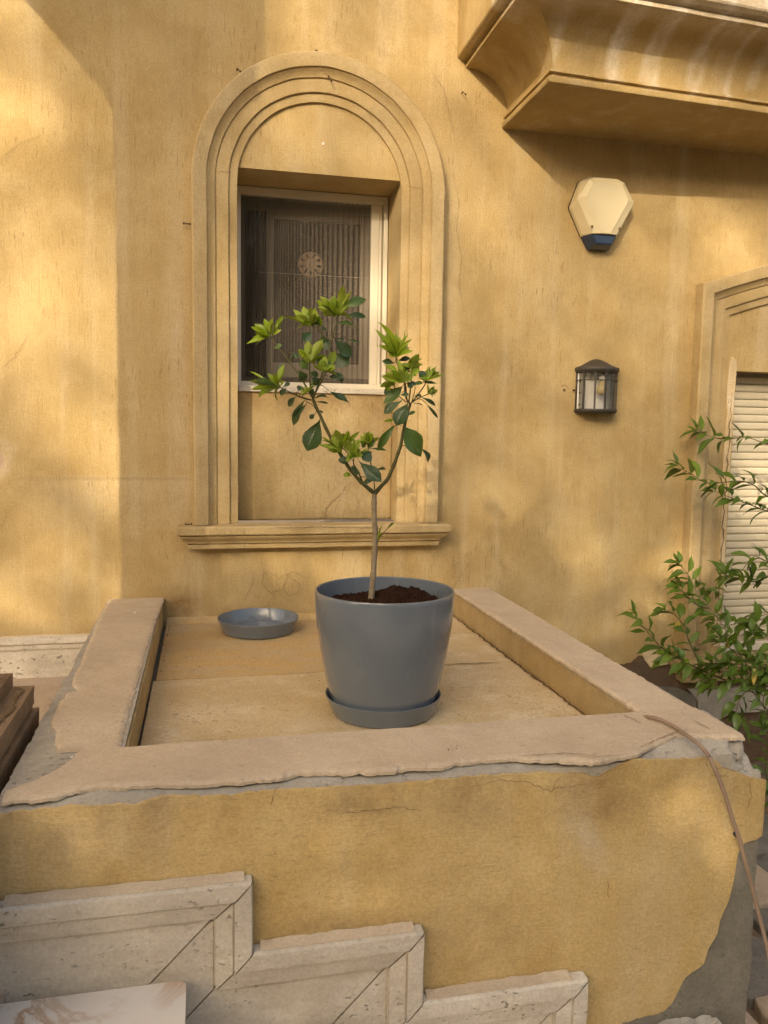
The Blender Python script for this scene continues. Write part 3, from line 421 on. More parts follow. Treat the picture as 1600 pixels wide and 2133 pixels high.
# a surviving flake of render and a grey patch on the bare layer
fl = [(2.23, -1.20), (2.42, -1.21), (2.66, -1.20), (2.95, -1.22), (2.95, -1.31), (2.60, -1.335), (2.47, -1.33), (2.40, -1.36), (2.37, -1.42), (2.345, -1.405), (2.31, -1.40), (2.29, -1.33), (2.285, -1.26)]
MB().prism(fl, lambda p: (p[0], -.012+.003*nz(p[0], 0, p[1], 20), p[1]), lambda p: (p[0], .02, p[1])).build('render_flake', CEMENT, house, bevel=.003)
gp = [(1.93, -1.14), (2.06, -1.18), (2.18, -1.19), (2.28, -1.24), (2.275, -1.40), (2.20, -1.62), (1.5, -1.62), (1.6, -1.35), (1.75, -1.18)]
MB().prism(gp, lambda p: (p[0], -.007+.004*nz(p[0], 0, p[1], 15), p[1]), lambda p: (p[0], .02, p[1])).build('render_flake', DARKCEM, house, bevel=.003)
MB().prism([(1.98, -1.01), (2.05, -1.0), (2.13, -1.03), (2.12, -1.075), (2.03, -1.085), (2.0, -1.05)], lambda p: (p[0], -.002+.006*nz(p[0], 0, p[1], 30), p[1]), lambda p: (p[0], .02, p[1])).build('render_flake', SLAB_F, house, bevel=.003)
# hairline cracks
for i, c in enumerate(CRACKS): ribbon(c, lambda a, b: (a, -.0055, b), .0014, i).build('crack', CRACK, house)
ribbon(APRON_CRACK, lambda a, b: (a, -.0 + .0865, b), .002, 77).build('crack', CRACK, house)
# recess lining: lintel soffit, reveals, apron below the window
DW, DA = .215, .09
m = MB(); m.add([(JL, 0, LZ), (JR, 0, LZ), (JR, DW+.06, LZ-.004), (JL, DW+.06, LZ-.004)], [(0, 1, 2, 3)])
for X in (JL, JR): m.add([(X, 0, SZ), (X, DW+.06, SZ), (X, DW+.06, LZ), (X, 0, LZ)], [(0, 1, 2, 3)])
m.build('window_reveal', OCHRE_TRIM, house)
ap_top = .165
def apron_tone(p):  # darker towards the top and bottom edges, paler patch between
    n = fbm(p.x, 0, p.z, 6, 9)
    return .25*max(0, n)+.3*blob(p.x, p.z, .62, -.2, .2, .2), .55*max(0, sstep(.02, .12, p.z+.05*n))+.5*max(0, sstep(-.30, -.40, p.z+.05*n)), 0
sheet(lambda u, v: (JL+(JR-JL)*u, DA+.002*fbm(u, 0, v, 5), SZ+(ap_top-SZ)*v), 60, 50, (0, .06, 0)).build('apron', OCHRE, house, True, apron_tone)

# moulded surround: profile (w = distance outwards from the opening, d = how proud of the wall)
PROF = [(0.0, -.004), (0.0, .012), (.029, .015), (.030, .013), (.0325, .0135), (.034, .025), (.060, .028), (.080, .028), (.081, .0255), (.0835, .026), (.085, .034), (.091, .036), (.098, .039), (.106, .045), (.112, .051), (.113, .0495), (.1155, .050), (.117, .059), (.145, .063), (.166, .062), (.172, .056), (.173, -.004)]
def surround(name, stations, mat, seed=0):
    m = MB(); K = len(PROF)
    for (x, z, nx, nzv) in stations:
        for w, d in PROF:
            X, Z = x+nx*w, z+nzv*w
            if d > 0: d += .0022*fbm(X, 0, Z, 7, seed) + .0012*nz(X, 0, Z, 45, seed); X += .0016*nz(X, d, Z, 13, seed+3); Z += .0016*nz(X, d, Z, 13, seed+9)
            m.v.append((X, -d, Z))
    m.f = [(i*K+k, (i+1)*K+k, (i+1)*K+k+1, i*K+k+1) for i in range(len(stations)-1) for k in range(K-1)]
    def wear(p):
        n = fbm(p.x, 0, p.z*.4, 9, seed+5); n1 = fbm(p.x, 0, p.z, 14, seed+2)
        return (.35*max(0, n)+.35*sstep(.050, .057, -p.y)*(.5+n1), .45*max(0, n1-.1)+.4*sstep(SZ+.10, SZ, p.z)*(.6+n1), 0)
    o = m.build(name, mat, house, wear=wear); smooth_by_angle(o.data, R(26)); return o
st = [(JL, SZ+(AZ-SZ)*i/90, -1, 0) for i in range(90)] + [(AX-RI*math.cos(a), AZ+RI*math.sin(a), -math.cos(a), math.sin(a)) for a in [math.pi*i/120 for i in range(121)]] + [(JR, AZ-(AZ-SZ)*i/90, 1, 0) for i in range(1, 91)]
surround('window_surround', st, OCHRE_TRIM)
for w_, X0 in ((.09, JL-.172), (.10, JR+.05)): pass
# joint lines where the arch was cast on the pilasters
for s_, X0 in ((-1, JL), (1, JR)):
    ribbon([(X0+s_*(.02+.03*i), AZ+.03+.006*nz(i, 0, 0, 1.7, s_)) for i in range(3)], lambda a, b: (a, -.0295, b), .0022, 5).build('crack', CRACK, house)

# moulded sill under the surround
def moulded_sill(name, x0, x1, ztop, prof, mat, seed):
    """prof: (projection, drop) from top to bottom; the ends return to the wall"""
    m = MB(); K = len(prof); N = 110
    for i in range(N+1):
        for pj, dz in prof:
            inset = .0
            e = min(prof[2][0], .12) - pj     # ends step in with the profile
            a = x0 + e; b = x1 - e
            X = a + (b-a)*i/N; Z = ztop - dz
            m.v.append((X, -pj - .003*fbm(X, 0, Z, 6, seed) - .0015*nz(X, 0, Z, 40, seed), Z + .003*fbm(X, 0, pj, 5, seed+4) + (.0015*nz(X, 1, 0, 30, seed))))
    m.f = [(i*K+k, (i+1)*K+k, (i+1)*K+k+1, i*K+k+1) for i in range(N) for k in range(K-1)]
    for i in (0, N):      # end caps back to the wall
        n0 = len(m.v); m.v += [(m.v[i*K+k][0], .01, m.v[i*K+k][2]) for k in range(K)]
        m.f += [(i*K+k, i*K+k+1, n0+k+1, n0+k) for k in range(K-1)]
    def wear(p):
        n = fbm(p.x, p.y, p.z, 16, seed); return (.4*max(0, n), .35*max(0, n+.05)+.5*blob(p.x, p.z, .14, ztop-.02, .02, .012), .8*(1-sstep(.3, .5, math.hypot((p.x-.305)/.014, (p.z-ztop+.018)/.012))))
    o = m.build(name, mat, house, wear=wear); smooth_by_angle(o.data, R(28)); return o
SP = [(.0, .0), (.092, .004), (.096, .009), (.096, .034), (.093, .038), (.078, .0385), (.078, .042), (.086, .0425), (.084, .048), (.074, .058), (.063, .066), (.060, .071), (.0595, .0745), (.048, .075), (.048, .079), (.056, .0795), (.054, .096), (.050, .099), (.0, .099)]
moulded_sill('window_sill', -.105, 1.012, SZ, SP, OCHRE_TRIM, 3)
ribbon([(.15, SZ-.012), (.155, SZ-.04)], lambda a, b: (a, -.0985, b), .0028, 8).build('crack', CRACK, house)
ribbon([(.155, SZ-.05), (.154, SZ-.095)], lambda a, b: (a, -.088, b), .0022, 9).build('crack', CRACK, house)
ribbon([(.24, SZ-.010), (.45, SZ-.008), (.60, SZ-.012), (.72, SZ-.017)], lambda a, b: (a, -.0995, b), .002, 19).build('crack', CRACK, house)

# ------------------------------------------------------------------ the window in the recess
F = DW
fw = MB()
fw.box((JL+.004, F, .175), (JL+.024, F+.06, LZ-.006)); fw.box((JR-.022, F, .175), (JR-.004, F+.06, LZ-.006))
fw.box((JL+.024, F, LZ-.040), (JR-.022, F+.06, LZ-.006)); fw.box((JL+.024, F, .175), (JR-.022, F+.06, .200))
win = fw.build('window', CREAM, house, bevel=.002); win['label'] = 'cream aluminium window behind a pleated insect screen'
MB().box((JR-.042, F+.008, .200), (JR-.030, F+.05, LZ-.040)).build('track', CREAM, win, bevel=.0015)
MB().box((JR-.030, F+.022, .200), (JR-.022, F+.05, LZ-.040)).build('track', SASH, win)
MB().box((JR-.078, F+.004, .2005), (JR-.043, F+.034, LZ-.041)).build('screen_handle_bar', CREAM, win, bevel=.003)
# pleats: tight at the left where the net is gathered, open at the right
px = JL+.025; pts = []; r_ = random.Random(3); k = 0
while px < JR-.081:
    t = (px-JL)/(JR-JL); dx = .0028 + .0088*sstep(.05, .75, t) + r_.uniform(-.0012, .0012)*(1-t*.6)
    pts.append((px, F+.010 + (.013 if k % 2 else 0) + r_.uniform(-.0015, .0015))); px += dx; k += 1
pts.append((JR-.079, F+.016))
m = MB(); H = 14
for i, (X, Y) in enumerate(pts):
    for j in range(H+1):
        t = j/H; m.v.append((X+.0018*nz(i*3.1, 0, t, 2.2, 1)*(1 if 0 < j < H else 0), Y, .201+(LZ-.042-.201)*t))
m.f = [(i*(H+1)+j, (i+1)*(H+1)+j, (i+1)*(H+1)+j+1, i*(H+1)+j+1) for i in range(len(pts)-1) for j in range(H)]
m.build('pleated_screen', NET, win)
MB().tube([(X, Y-.001, .66+.0*i) for i, (X, Y) in enumerate(pts) if X > JL+.09], .00035, 4).build('screen_cord', SASH, win)
# inner sash with glass and a ventilator set into the pane
S = F+.075
sl, sr, sb, s_t = .300, .742, .255, .915
m = MB(); m.box((JL-.02, S, .17), (sl, S+.03, LZ+.02)) if False else None
fr = MB(); fr.box((sl-.030, S, sb-.03), (sl, S+.035, s_t+.03)); fr.box((sr-.058, S, sb-.03), (sr, S+.035, s_t+.03)); fr.box((sl, S, s_t-.012), (sr-.058, S+.035, s_t+.03)); fr.box((sl, S, sb-.03), (sr-.058, S+.035, sb+.035))
fr.build('sash', SASH, win, bevel=.003)
fr = MB(); fr.box((JL-.02, S+.038, .16), (.18, S+.07, LZ)); fr.box((.772, S+.038, .16), (JR+.02, S+.07, LZ)); fr.box((.18, S+.038, .16), (.772, S+.07, .225)); fr.box((.18, S+.038, .93), (.772, S+.07, LZ)); fr.build('inner_frame', SASH, win)
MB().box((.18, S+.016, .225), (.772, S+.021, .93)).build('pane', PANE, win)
FC = (.462, .715)
fan = MB(); V = lambda r, a, y: (FC[0]+r*math.cos(a), y, FC[1]+r*math.sin(a))
n = 40
def ring(m, r0, r1, y, yb):
    vs_ = []
    for k in range(n):
        a = 2*math.pi*k/n; vs_ += [V(r0, a, y), V(r1, a, y), V(r1, a, yb), V(r0, a, yb)]
    m.add(vs_, [(4*k+q, 4*((k+1) % n)+q, 4*((k+1) % n)+(q+1) % 4, 4*k+(q+1) % 4) for k in range(n) for q in range(4)])
ring(fan, .049, .054, S-.004, S+.014); ring(fan, .0, .026, S-.006, S+.008); ring(fan, .0, .006, S-.010, S-.004)
for k in range(9):
    a = 2*math.pi*k/9
    fan.add([V(.026, a, S-.004), V(.049, a-.03, S-.003), V(.049, a+.44, S+.006), V(.026, a+.48, S+.006)], [(0, 1, 2, 3)])
fan.build('ventilator', plain('brown_fan_plastic', (.62, .45, .29), .5), win)
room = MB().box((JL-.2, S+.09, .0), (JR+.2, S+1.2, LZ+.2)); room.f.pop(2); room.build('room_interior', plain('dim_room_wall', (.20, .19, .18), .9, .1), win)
MB().box((.133, S+.070, .10), (.80, S+.09, .17)).build('inner_ledge', SASH, win)
MB().box((JL+.006, DA-.012, .150), (JR-.004, DW+.02, .1745)).build('window_ledge', TRAV, house, bevel=.003)

# ------------------------------------------------------------------ shuttered window at the right
ARC = [(2.245, .565)]
zc, rr = -.62, 1.37; xc = 3.02
RWI = 2.335                                      # inner edge of the surround
ang0 = math.acos((xc-RWI)/1.30); pts2 = []
stt = []
zs0 = -1.035; cz0 = .545
for i in range(60): stt.append((RWI, zs0+(cz0-zs0)*i/60, -1, 0))
slope = math.atan2(.34, 1.0)
# mitre at the corner, then a shallow arc
mx_ = -1.0; mz_ = math.tan((math.pi/2-slope)/2)
stt.append((RWI, cz0, -1.0, (1-math.sin(slope))/math.cos(slope)))
for i in range(1, 60):
    a = slope*(1-i/59*1.0); # tangent slope falls towards the crown
    px_, pz_ = stt[-1][0], stt[-1][1]; stp = .016
    stt.append((px_+stp*math.cos(a), pz_+stp*math.sin(a), -math.sin(a), math.cos(a)))
surround('shutter_surround', stt, OCHRE_TRIM, 12)
MB().box((WL, .0, -1.10), (WL+.004, .16, WT)).build('window_reveal', OCHRE_TRIM, house)
MB().box((WL, .002, WT), (WRt+.3, .16, WT+.02)).build('window_reveal', OCHRE_TRIM, house)
gd = [(2.352, .33), (2.362, .36), (2.385, .345), (2.392, .31), (2.388, .2), (2.384, -.2), (2.386, -.6), (2.383, -1.0), (2.352, -1.0), (2.358, -.5), (2.349, -.1), (2.355, .1), (2.347, .22)]
flk = MB().prism(gd, lambda p: (p[0]+.003*nz(0, 0, p[1], 25), -.006+.004*nz(p[0], 0, p[1], 20), p[1]), lambda p: (p[0], .003, p[1])).build('render_flake', SLAB_F, house, bevel=.002)
ribbon([(2.372, .20), (2.366, .12), (2.369, .0), (2.364, -.12), (2.368, -.25), (2.363, -.40), (2.368, -.55), (2.364, -.8), (2.368, -.95)], lambda a, b: (a, -.0105, b), .006, 31, .02).build('crack', CRACK, house)
shut = MB().box((WL+.004, .10, -1.02), (WL+.042, .15, WT)).build('roller_shutter', CREAM, house, bevel=.002); shut['label'] = 'closed cream roller shutter'
zz = WT-.012; pitch_ = .0395; msl = None; k = 0
prof = [(.0, .0), (.0, .029), (-.0030, .0345), (-.0075, .0372), (-.0075, .002)]
slv = MB(); x0, x1 = WL+.0425, WRt+.25
pf = [(.128, .0), (.122, .002), (.119, .008), (.1185, .018), (.1195, .028), (.1235, .0335), (.128, .0345)]
K = len(pf); slv.v = [(x, y, z) for x in (x0, x1) for y, z in pf]; slv.f = [(i, i+1, K+i+1, K+i) for i in range(K-1)] + [tuple(range(K))]
me_sl = slv.mesh('slat'); me_sl.materials.append(SLAT)
z0 = WT-.012-pitch_
while z0 > -1.0:
    o = obj('slat', me_sl, None, shut); o.location = (0, r_.uniform(-.0012, .0012), z0); z0 -= .0362
MB().box((WL+.0425, .1285, -1.05), (WRt+.25, .135, WT)).build('backing', plain('shutter_gap_brown', (.36, .31, .22), .8), shut)
MB().box((WL, .10, -1.06), (WRt+.25, .16, -1.02)).build('bottom_rail', CREAM, shut, bevel=.003)
moulded_sill('window_sill', 2.13, 3.35, -1.03, [(p, d*1.25) for p, d in SP], OCHRE_TRIM, 21)

# ------------------------------------------------------------------ balcony over the right half
BX, BY = 1.222, .465        # left side and projection of the soffit slab at its lower edge
# (u outwards from that slab, z)
BP = [(-.9, 1.255), (-.002, 1.256), (.002, 1.258), (.004, 1.262), (.004, 1.276), (.0, 1.279), (-.016, 1.280), (-.017, 1.296), (-.004, 1.297), (-.004, 1.306), (-.02, 1.308)]
for i in range(13):
    a = math.pi/2*i/12; BP.append((-.022+.175*(1-math.cos(a)), 1.309+.168*math.sin(a)))
BP += [(.153, 1.478), (.166, 1.479), (.167, 1.491), (.152, 1.492), (.153, 1.503), (.184, 1.504), (.190, 1.508), (.200, 1.512), (.204, 1.518), (.204, 1.60), (.204, 1.75)]
m = MB(); K = len(BP)
stn = []       # (x, y, nu_x, nu_y): a point of the path and its outward direction
for i in range(13): stn.append((BX, -BY*i/12*.999 if i else .02, -1, 0))
stn[-1] = (BX, -BY, -1, -1)
NF = 130
for i in range(1, NF+1):
    X = BX + 3.2*i/NF; stn.append((X, -BY+.055*(X-BX), 0, -1))
for (x, y, ux, uy) in stn:
    for u, z in BP:
        if u < -.5:
            X, Y = (max(x, BX+.0), .03) if uy else (x, y)
        else:
            X, Y = x+ux*u, (y+uy*u if uy else y)
        d = .0018*fbm(X, Y, z, 6, 7)
        m.v.append((X+ux*d, Y+uy*d, z+.0015*nz(X, Y, z, 9)))
m.f = [(i*K+k, (i+1)*K+k, (i+1)*K+k+1, i*K+k+1) for i in range(len(stn)-1) for k in range(K-1)]
def bal_wear(p):
    z = p.z
    if z < 1.295: return (.25*max(0, fbm(p.x, p.y, z, 10)) if z > 1.258 else 0, .3*max(0, fbm(p.x, p.y, z, 3, 2)), 0)
    pale = 0
    if p.y < -.40:
        for c, w, a in ((1.36, .008, .5), (1.47, .012, .7), (1.505, .018, .8), (1.63, .014, .8), (1.665, .016, .7), (1.83, .018, .8), (1.875, .012, .5), (1.255, .012, .6), (1.99, .012, .6), (2.1, .02, .6)):
            pale += 1.2*a*math.exp(-((p.x-c-.02*nz(0, 0, z, 9, c))/w)**2)*(.6+.6*nz(p.x, 0, z, 20))
        pale += .5*sstep(1.46, 1.485, z)
    dark = 0
    if p.y > -.45 and p.x < 1.30:
        for c, w in ((-.16, .018), (-.27, .022)): dark += .7*math.exp(-((p.y-c-.05*(z-1.4)/.1)/w)**2)*sstep(1.32, 1.36, z)*(1-sstep(1.44, 1.47, z))
    return (max(0, pale), dark, 0)
bal = m.build('balcony', BALC, house, wear=bal_wear); smooth_by_angle(bal.data, R(30))
bal['label'] = 'heavy ochre balcony with a curved cove and moulded edges'

# ------------------------------------------------------------------ stone skirting at the foot of the wall, landing floor
sk = empty('wall_skirting', (-1, 0, -.98)); tag(sk, 'weathered pale stone skirting at the foot of the ochre wall', 'skirting'); sk.location = (0, 0, 0)
SKP = [(-.012, -.822), (-.032, -.824), (-.034, -.830), (-.034, -.846), (-.031, -.850), (-.027, -.853), (-.027, -.868), (-.0245, -.872), (-.022, -.876), (-.022, -.985)]
for a, b in ((-2.2, -.93), (-.927, -.366)):
    m = MB(); K = len(SKP); N = 24
    m.v = [(a+(b-a)*i/N, y+.0015*nz(a+(b-a)*i/N, 0, z, 14), z+.002*nz(a+(b-a)*i/N, 3, z, 7)) for i in range(N+1) for y, z in SKP]
    m.f = [(i*K+k, (i+1)*K+k, (i+1)*K+k+1, i*K+k+1) for i in range(N) for k in range(K-1)]
    o = m.build('skirting_stone', TRAV, sk); smooth_by_angle(o.data, R(25))
ledge = sheet(lambda u, v: (-2.2+1.834*u, -.012*v+.006, -.815-.008*v+.004*nz(u*30, v, 0, 1)), 40, 2, (0, 0, -.01)).build('mortar_strip', PINK, sk)
landing = empty('landing_floor'); tag(landing, kind='structure')
def zl(y): return -.983 + .031*y              # slight fall to the front
for a, b, c, d in ((-2.3, -1.02, -.60, -.02), (-1.017, -.362, -.60, -.02), (-2.3, -1.02, -1.2, -.603), (-1.017, -.362, -1.2, -.603), (-2.3, -1.02, -1.83, -1.203), (-1.017, -.362, -1.83, -1.203)):
    MB().add([(a, c, zl(c)), (b, c, zl(c)), (b, d, zl(d)), (a, d, zl(d)), (a, c, zl(c)-.03), (b, c, zl(c)-.03), (b, d, zl(d)-.03), (a, d, zl(d)-.03)],
             [(0, 1, 2, 3), (7, 6, 5, 4), (0, 4, 5, 1), (1, 5, 6, 2), (2, 6, 7, 3), (3, 7, 4, 0)]).build('floor_tile', TILE, landing, bevel=.002)

# ------------------------------------------------------------------ planter box
pl = empty('planter_box', (0, 0, 0)); tag(pl, 'low rendered planter box with cracked pinkish coping and peeling ochre front', 'planter')
X0, X1, XI0, XI1, YO, YI = -.377, 1.226, -.172, 1.052, -1.79, -1.56
TOP, FLOOR = -.690, -.793
def core(x0, x1, y0, y1, name, corner=False, taper=False):
    nx, ny, nzc = max(2, int((x1-x0)/.012)), max(2, int((y1-y0)/.012)), 60
    m = MB(); z0 = -1.62
    def disp(p):
        x, y, z = p
        ex = min(abs(x-x0), abs(x-x1)); ey = min(abs(y-y0), abs(y-y1)); n = fbm(x, y, z, 9, 5); n2 = fbm(x, y, z, 34, 1)
        z += (.003*n+.0016*n2)*(1 if z > -.72 else 0); x += .0025*n2; y += .0025*n2
        if y < YO+.075: z -= .014*sstep(YO+.075, YO, y)*sstep(TOP-.03, TOP, z)            # worn front arris
        if abs(y-YO) < .001 and z > TOP-.012: y += .006*(1+n)
        if corner:
            dd = math.sqrt(((x-X1)/.085)**2+((y-YO)/.075)**2+((z-TOP)/.075)**2)
            if dd < 1:
                k_ = (1-dd); x -= .05*k_*(1+.8*n2); y += .035*k_*(1+.8*n2); z -= .040*k_*(1+.9*n2); q_ = fbm(x, y, z, 60, 3); x += .012*q_; y += .012*q_; z += .010*fbm(x, y, z, 75, 9)
            if abs(x-X1) < .003: x += .008*n2-.004+.006*n
        if taper and x > (x0+x1)/2: x += .004*(1+y/1.56)
        if abs(x-X0) < .003 and z > TOP-.03: x += .015*max(0, n)+.006*n2
        return (x, y, z)
    zr = [TOP-(TOP-z0)*(j/nzc)**1.5 for j in range(nzc+1)]
    def face(f, a, b):
        n0 = len(m.v); m.v += [disp(f(i, j)) for i in range(a+1) for j in range(b+1)]
        m.f += [(n0+i*(b+1)+j, n0+(i+1)*(b+1)+j, n0+(i+1)*(b+1)+j+1, n0+i*(b+1)+j+1) for i in range(a) for j in range(b)]
    lx = lambda i: x0+(x1-x0)*i/nx; ly = lambda i: y0+(y1-y0)*i/ny
    face(lambda i, j: (lx(i), ly(j), TOP), nx, ny); face(lambda i, j: (lx(i), y0, zr[j]), nx, nzc); face(lambda i, j: (lx(i), y1, zr[j]), nx, nzc)
    face(lambda i, j: (x0, ly(i), zr[j]), ny, nzc); face(lambda i, j: (x1, ly(i), zr[j]), ny, nzc)
    me = m.mesh(name); bm = bmesh.new(); bm.from_mesh(me); bmesh.ops.remove_doubles(bm, verts=bm.verts, dist=.0004); bmesh.ops.recalc_face_normals(bm, faces=bm.faces); bm.to_mesh(me); bm.free()
    o = obj(name, me, None, pl); me.materials.append(CEMENT); me.materials.append(DARKCEM)
    for p in me.polygons:
        if p.center.z < TOP-.16: p.material_index = 1
    smooth_by_angle(me, R(40)); return o
core(X0, X1, YO, YI, 'front_wall', True)
core(X0, XI0, YI, .0, 'side_wall'); core(XI1, X1-.016, YI, .0, 'side_wall', False, True)
CZ = -.6835
def cap_y(x, y): return CZ + .0022*fbm(x, y, 0, 5, 2) + .0012*nz(x, y, 0, 22)
def capwear(p): return (0, 0, 0)
# front coping strip, left arm and right arm of the screed
def cf(u, v):
    x = -.366 + u*(1.202+.366)
    f = lerp_curve(CAP_FRONT, x) + .006*nz(x, 0, 0, 28, 2) + .003*nz(x, 0, 0, 90, 4)
    b = YI+.002
    if x < -.262: b = lerp_curve([(-.36, -1.735), (-.325, -1.70), (-.29, -1.655), (-.268, -1.60), (-.262, YI)], x)
    b = max(b, f+.01); y = f + (b-f)*v; e = max(0, 1-(y-f)/.016)
    return (x, y, cap_y(x, y) - .0045*e*e*(1+nz(x, y, 0, 55)) + .0016*e*nz(x, y, 4, 120))
sheet(cf, 420, 44, (0, 0, -.0065)).build('coping_screed', PINK, pl)
def cl(u, v):
    y = YI+.002 + u*(-YI-.002-.001)
    a = max(X0+.004, lerp_curve(CAP_LEFT, y)) + .005*nz(0, y, 0, 30, 2) + .003*nz(0, y, 0, 80, 3); b = lerp_curve(CAP_LEFT_IN, y) + .004*nz(0, y, 0, 34, 8) + .003*nz(0, y, 0, 90, 1)
    x = a+(b-a)*v; e = max(0, 1-min(x-a, b-x)/.014); return (x, y, cap_y(x, y) - .0045*e*e*(1+nz(x, y, 0, 55)) + .0016*e*nz(x, y, 4, 120))
sheet(cl, 300, 30, (0, 0, -.0065)).build('coping_screed', PINK, pl)
def cr(u, v):
    y = YI+.002 + u*(-YI-.002-.001)
    a = XI1-.002+.003*nz(0, y, 0, 30, 5)+.012*(1+y/1.56)*0; b = 1.204+.022*(1+y/1.56)+.003*nz(0, y, 0, 22, 6)
    x = a+(b-a)*v; e = max(0, 1-min(x-a, b-x)/.014); return (x, y, cap_y(x, y) - .0045*e*e*(1+nz(x, y, 0, 55)) + .0016*e*nz(x, y, 4, 120))
sheet(cr, 300, 30, (0, 0, -.0065)).build('coping_screed', PINK, pl)
for i, c in enumerate(TOP_CRACKS): ribbon(c, lambda a, b: (a, b, CZ+.0035), .0024, 40+i).build('crack', CRACK, pl)
# ochre render on the front face
def pf_(u, v):
    x = X0+.002 + u*(X1+.001-X0-.002)
    zt = lerp_curve(PL_TOP, x) - .006 + .004*nz(x, 0, 0, 30, 3) + .0025*nz(x, 0, 0, 95, 1)
    zb = lerp_curve(PL_BOT, x) + .004*nz(x, 0, 0, 35, 7) + .003*nz(x, 0, 0, 110, 2) if x > .83 else -1.45
    zb = min(zb, zt-.01); z = zb+(zt-zb)*v
    y = -1.7965 - .003*fbm(x, 0, z, 3.5, 6) - .0012*nz(x, 0, z, 16)
    return (x, y, z)
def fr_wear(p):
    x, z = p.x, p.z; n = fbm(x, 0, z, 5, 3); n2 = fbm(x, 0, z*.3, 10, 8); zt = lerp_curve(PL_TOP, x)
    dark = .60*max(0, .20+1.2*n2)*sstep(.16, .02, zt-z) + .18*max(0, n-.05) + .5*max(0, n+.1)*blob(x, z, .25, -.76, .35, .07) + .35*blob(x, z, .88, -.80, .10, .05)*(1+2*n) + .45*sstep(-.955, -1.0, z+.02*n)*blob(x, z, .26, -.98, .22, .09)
    pale = .7*blob(x, z, .80-(z+.87)*.4, -.865, .035, .07)*(1+n) + .4*max(0, n2+.1)*blob(x, z, .18, -.80, .12, .12) + .22*max(0, n+.2) + .35*blob(x, z, -.2, -.76, .10, .05)
    return max(0, pale), max(0, min(.8, dark)), 0
sheet(pf_, 320, 130, (0, .0075, 0)).build('front_render', OCHRE_FRONT, pl, wear=fr_wear)
for i, c in enumerate(FRONT_CRACKS): ribbon(c, lambda a, b: (a, -1.8012, b), .0013, 60+i).build('crack', CRACK, pl)
# render on the inner faces
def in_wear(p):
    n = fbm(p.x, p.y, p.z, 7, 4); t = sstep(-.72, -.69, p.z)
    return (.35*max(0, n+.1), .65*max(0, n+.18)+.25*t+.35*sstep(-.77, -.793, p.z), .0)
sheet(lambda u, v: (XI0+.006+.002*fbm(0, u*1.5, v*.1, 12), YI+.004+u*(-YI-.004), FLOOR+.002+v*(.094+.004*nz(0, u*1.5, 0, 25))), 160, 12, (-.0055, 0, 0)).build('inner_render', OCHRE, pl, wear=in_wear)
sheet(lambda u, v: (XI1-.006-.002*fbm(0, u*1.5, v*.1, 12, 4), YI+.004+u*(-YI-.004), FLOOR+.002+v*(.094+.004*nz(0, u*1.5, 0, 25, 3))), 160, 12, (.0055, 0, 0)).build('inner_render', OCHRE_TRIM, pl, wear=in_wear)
sheet(lambda u, v: (XI0+u*(XI1-XI0), YI+.006, FLOOR+v*.095), 60, 4, (0, -.005, 0)).build('inner_render', OCHRE_FRONT, pl)
# floor slabs with a joint
def slab(y0, y1, mat, dz, x0=XI0+.012, x1=XI1-.01):
    sheet(lambda u, v: (x0+(x1-x0)*u, y0+(y1-y0)*v+.003*nz(u*12, v*3, 0, 1, 3), FLOOR+dz+.0028*fbm(u*1.2, v, 0, 4)), 60, 40, (0, 0, -.03)).build('floor_slab', mat, pl, smooth=False)
slab(-.752, -.012, SLAB_B, .001, XI0+.020, .56); slab(-.752, -.012, SLAB_F, .0, .5605, XI1-.008); slab(YI+.008, -.757, SLAB_F, .001)
ribbon([(.50, -.7545), (.70, -.753), (.90, -.7555), (XI1-.01, -.7545)], lambda a, b: (a, b, FLOOR+.0045), .0065, 91, .02).build('slab_joint', CRACK, pl)
ribbon([(XI1-.012, -.02), (XI1-.013, -.5), (XI1-.012, -1.0), (XI1-.013, -1.5)], lambda a, b: (a, b, FLOOR+.0045), .007, 92, .02).build('slab_joint', CRACK, pl)
MB().box((XI0, YI, -1.62), (XI1, .0, FLOOR-.028)).build('planter_bed', DARKCEM, pl)
sheet(lambda u, v: (XI0+.02+u*(XI1-XI0-.03), -.004-.022*v+.004*nz(u*30, 0, v, 1), FLOOR+.024*(1-v)+.004*nz(u*24, 0, 0, 1, 5)+.002), 90, 3, (0, 0, -.02)).build('mortar_fillet', SLAB_B, pl)
# loosened flake on the floor, wall plug in the front
for i, (x, y, s) in enumerate(((.885, -1.44, .055), (.91, -1.40, .03), (.945, -1.47, .045), (.855, -1.50, .03))):
    a = [(x+s*(.7+.4*r_.random())*math.cos(k*.9)*1.2, y+s*(.6+.4*r_.random())*math.sin(k*.9)*.6) for k in range(7)]
    MB().prism(a, lambda p: (p[0], p[1], FLOOR+.010+.006*nz(p[0], p[1], 0, 40)), lambda p: (p[0], p[1], FLOOR+.002)).build('loose_flake', PINK if i % 2 else SLAB_B, pl)
def disc(c, r, y0, y1, n=14): return MB().add([(c[0]+r*math.cos(2*math.pi*k/n), y, c[1]+r*math.sin(2*math.pi*k/n)) for y in (y0, y1) for k in range(n)], [(k, (k+1) % n, n+(k+1) % n, n+k) for k in range(n)] + [tuple(range(n))])
disc((1.157, -.888), .0062, -1.8045, -1.79).build('wall_plug', BLUE, pl)

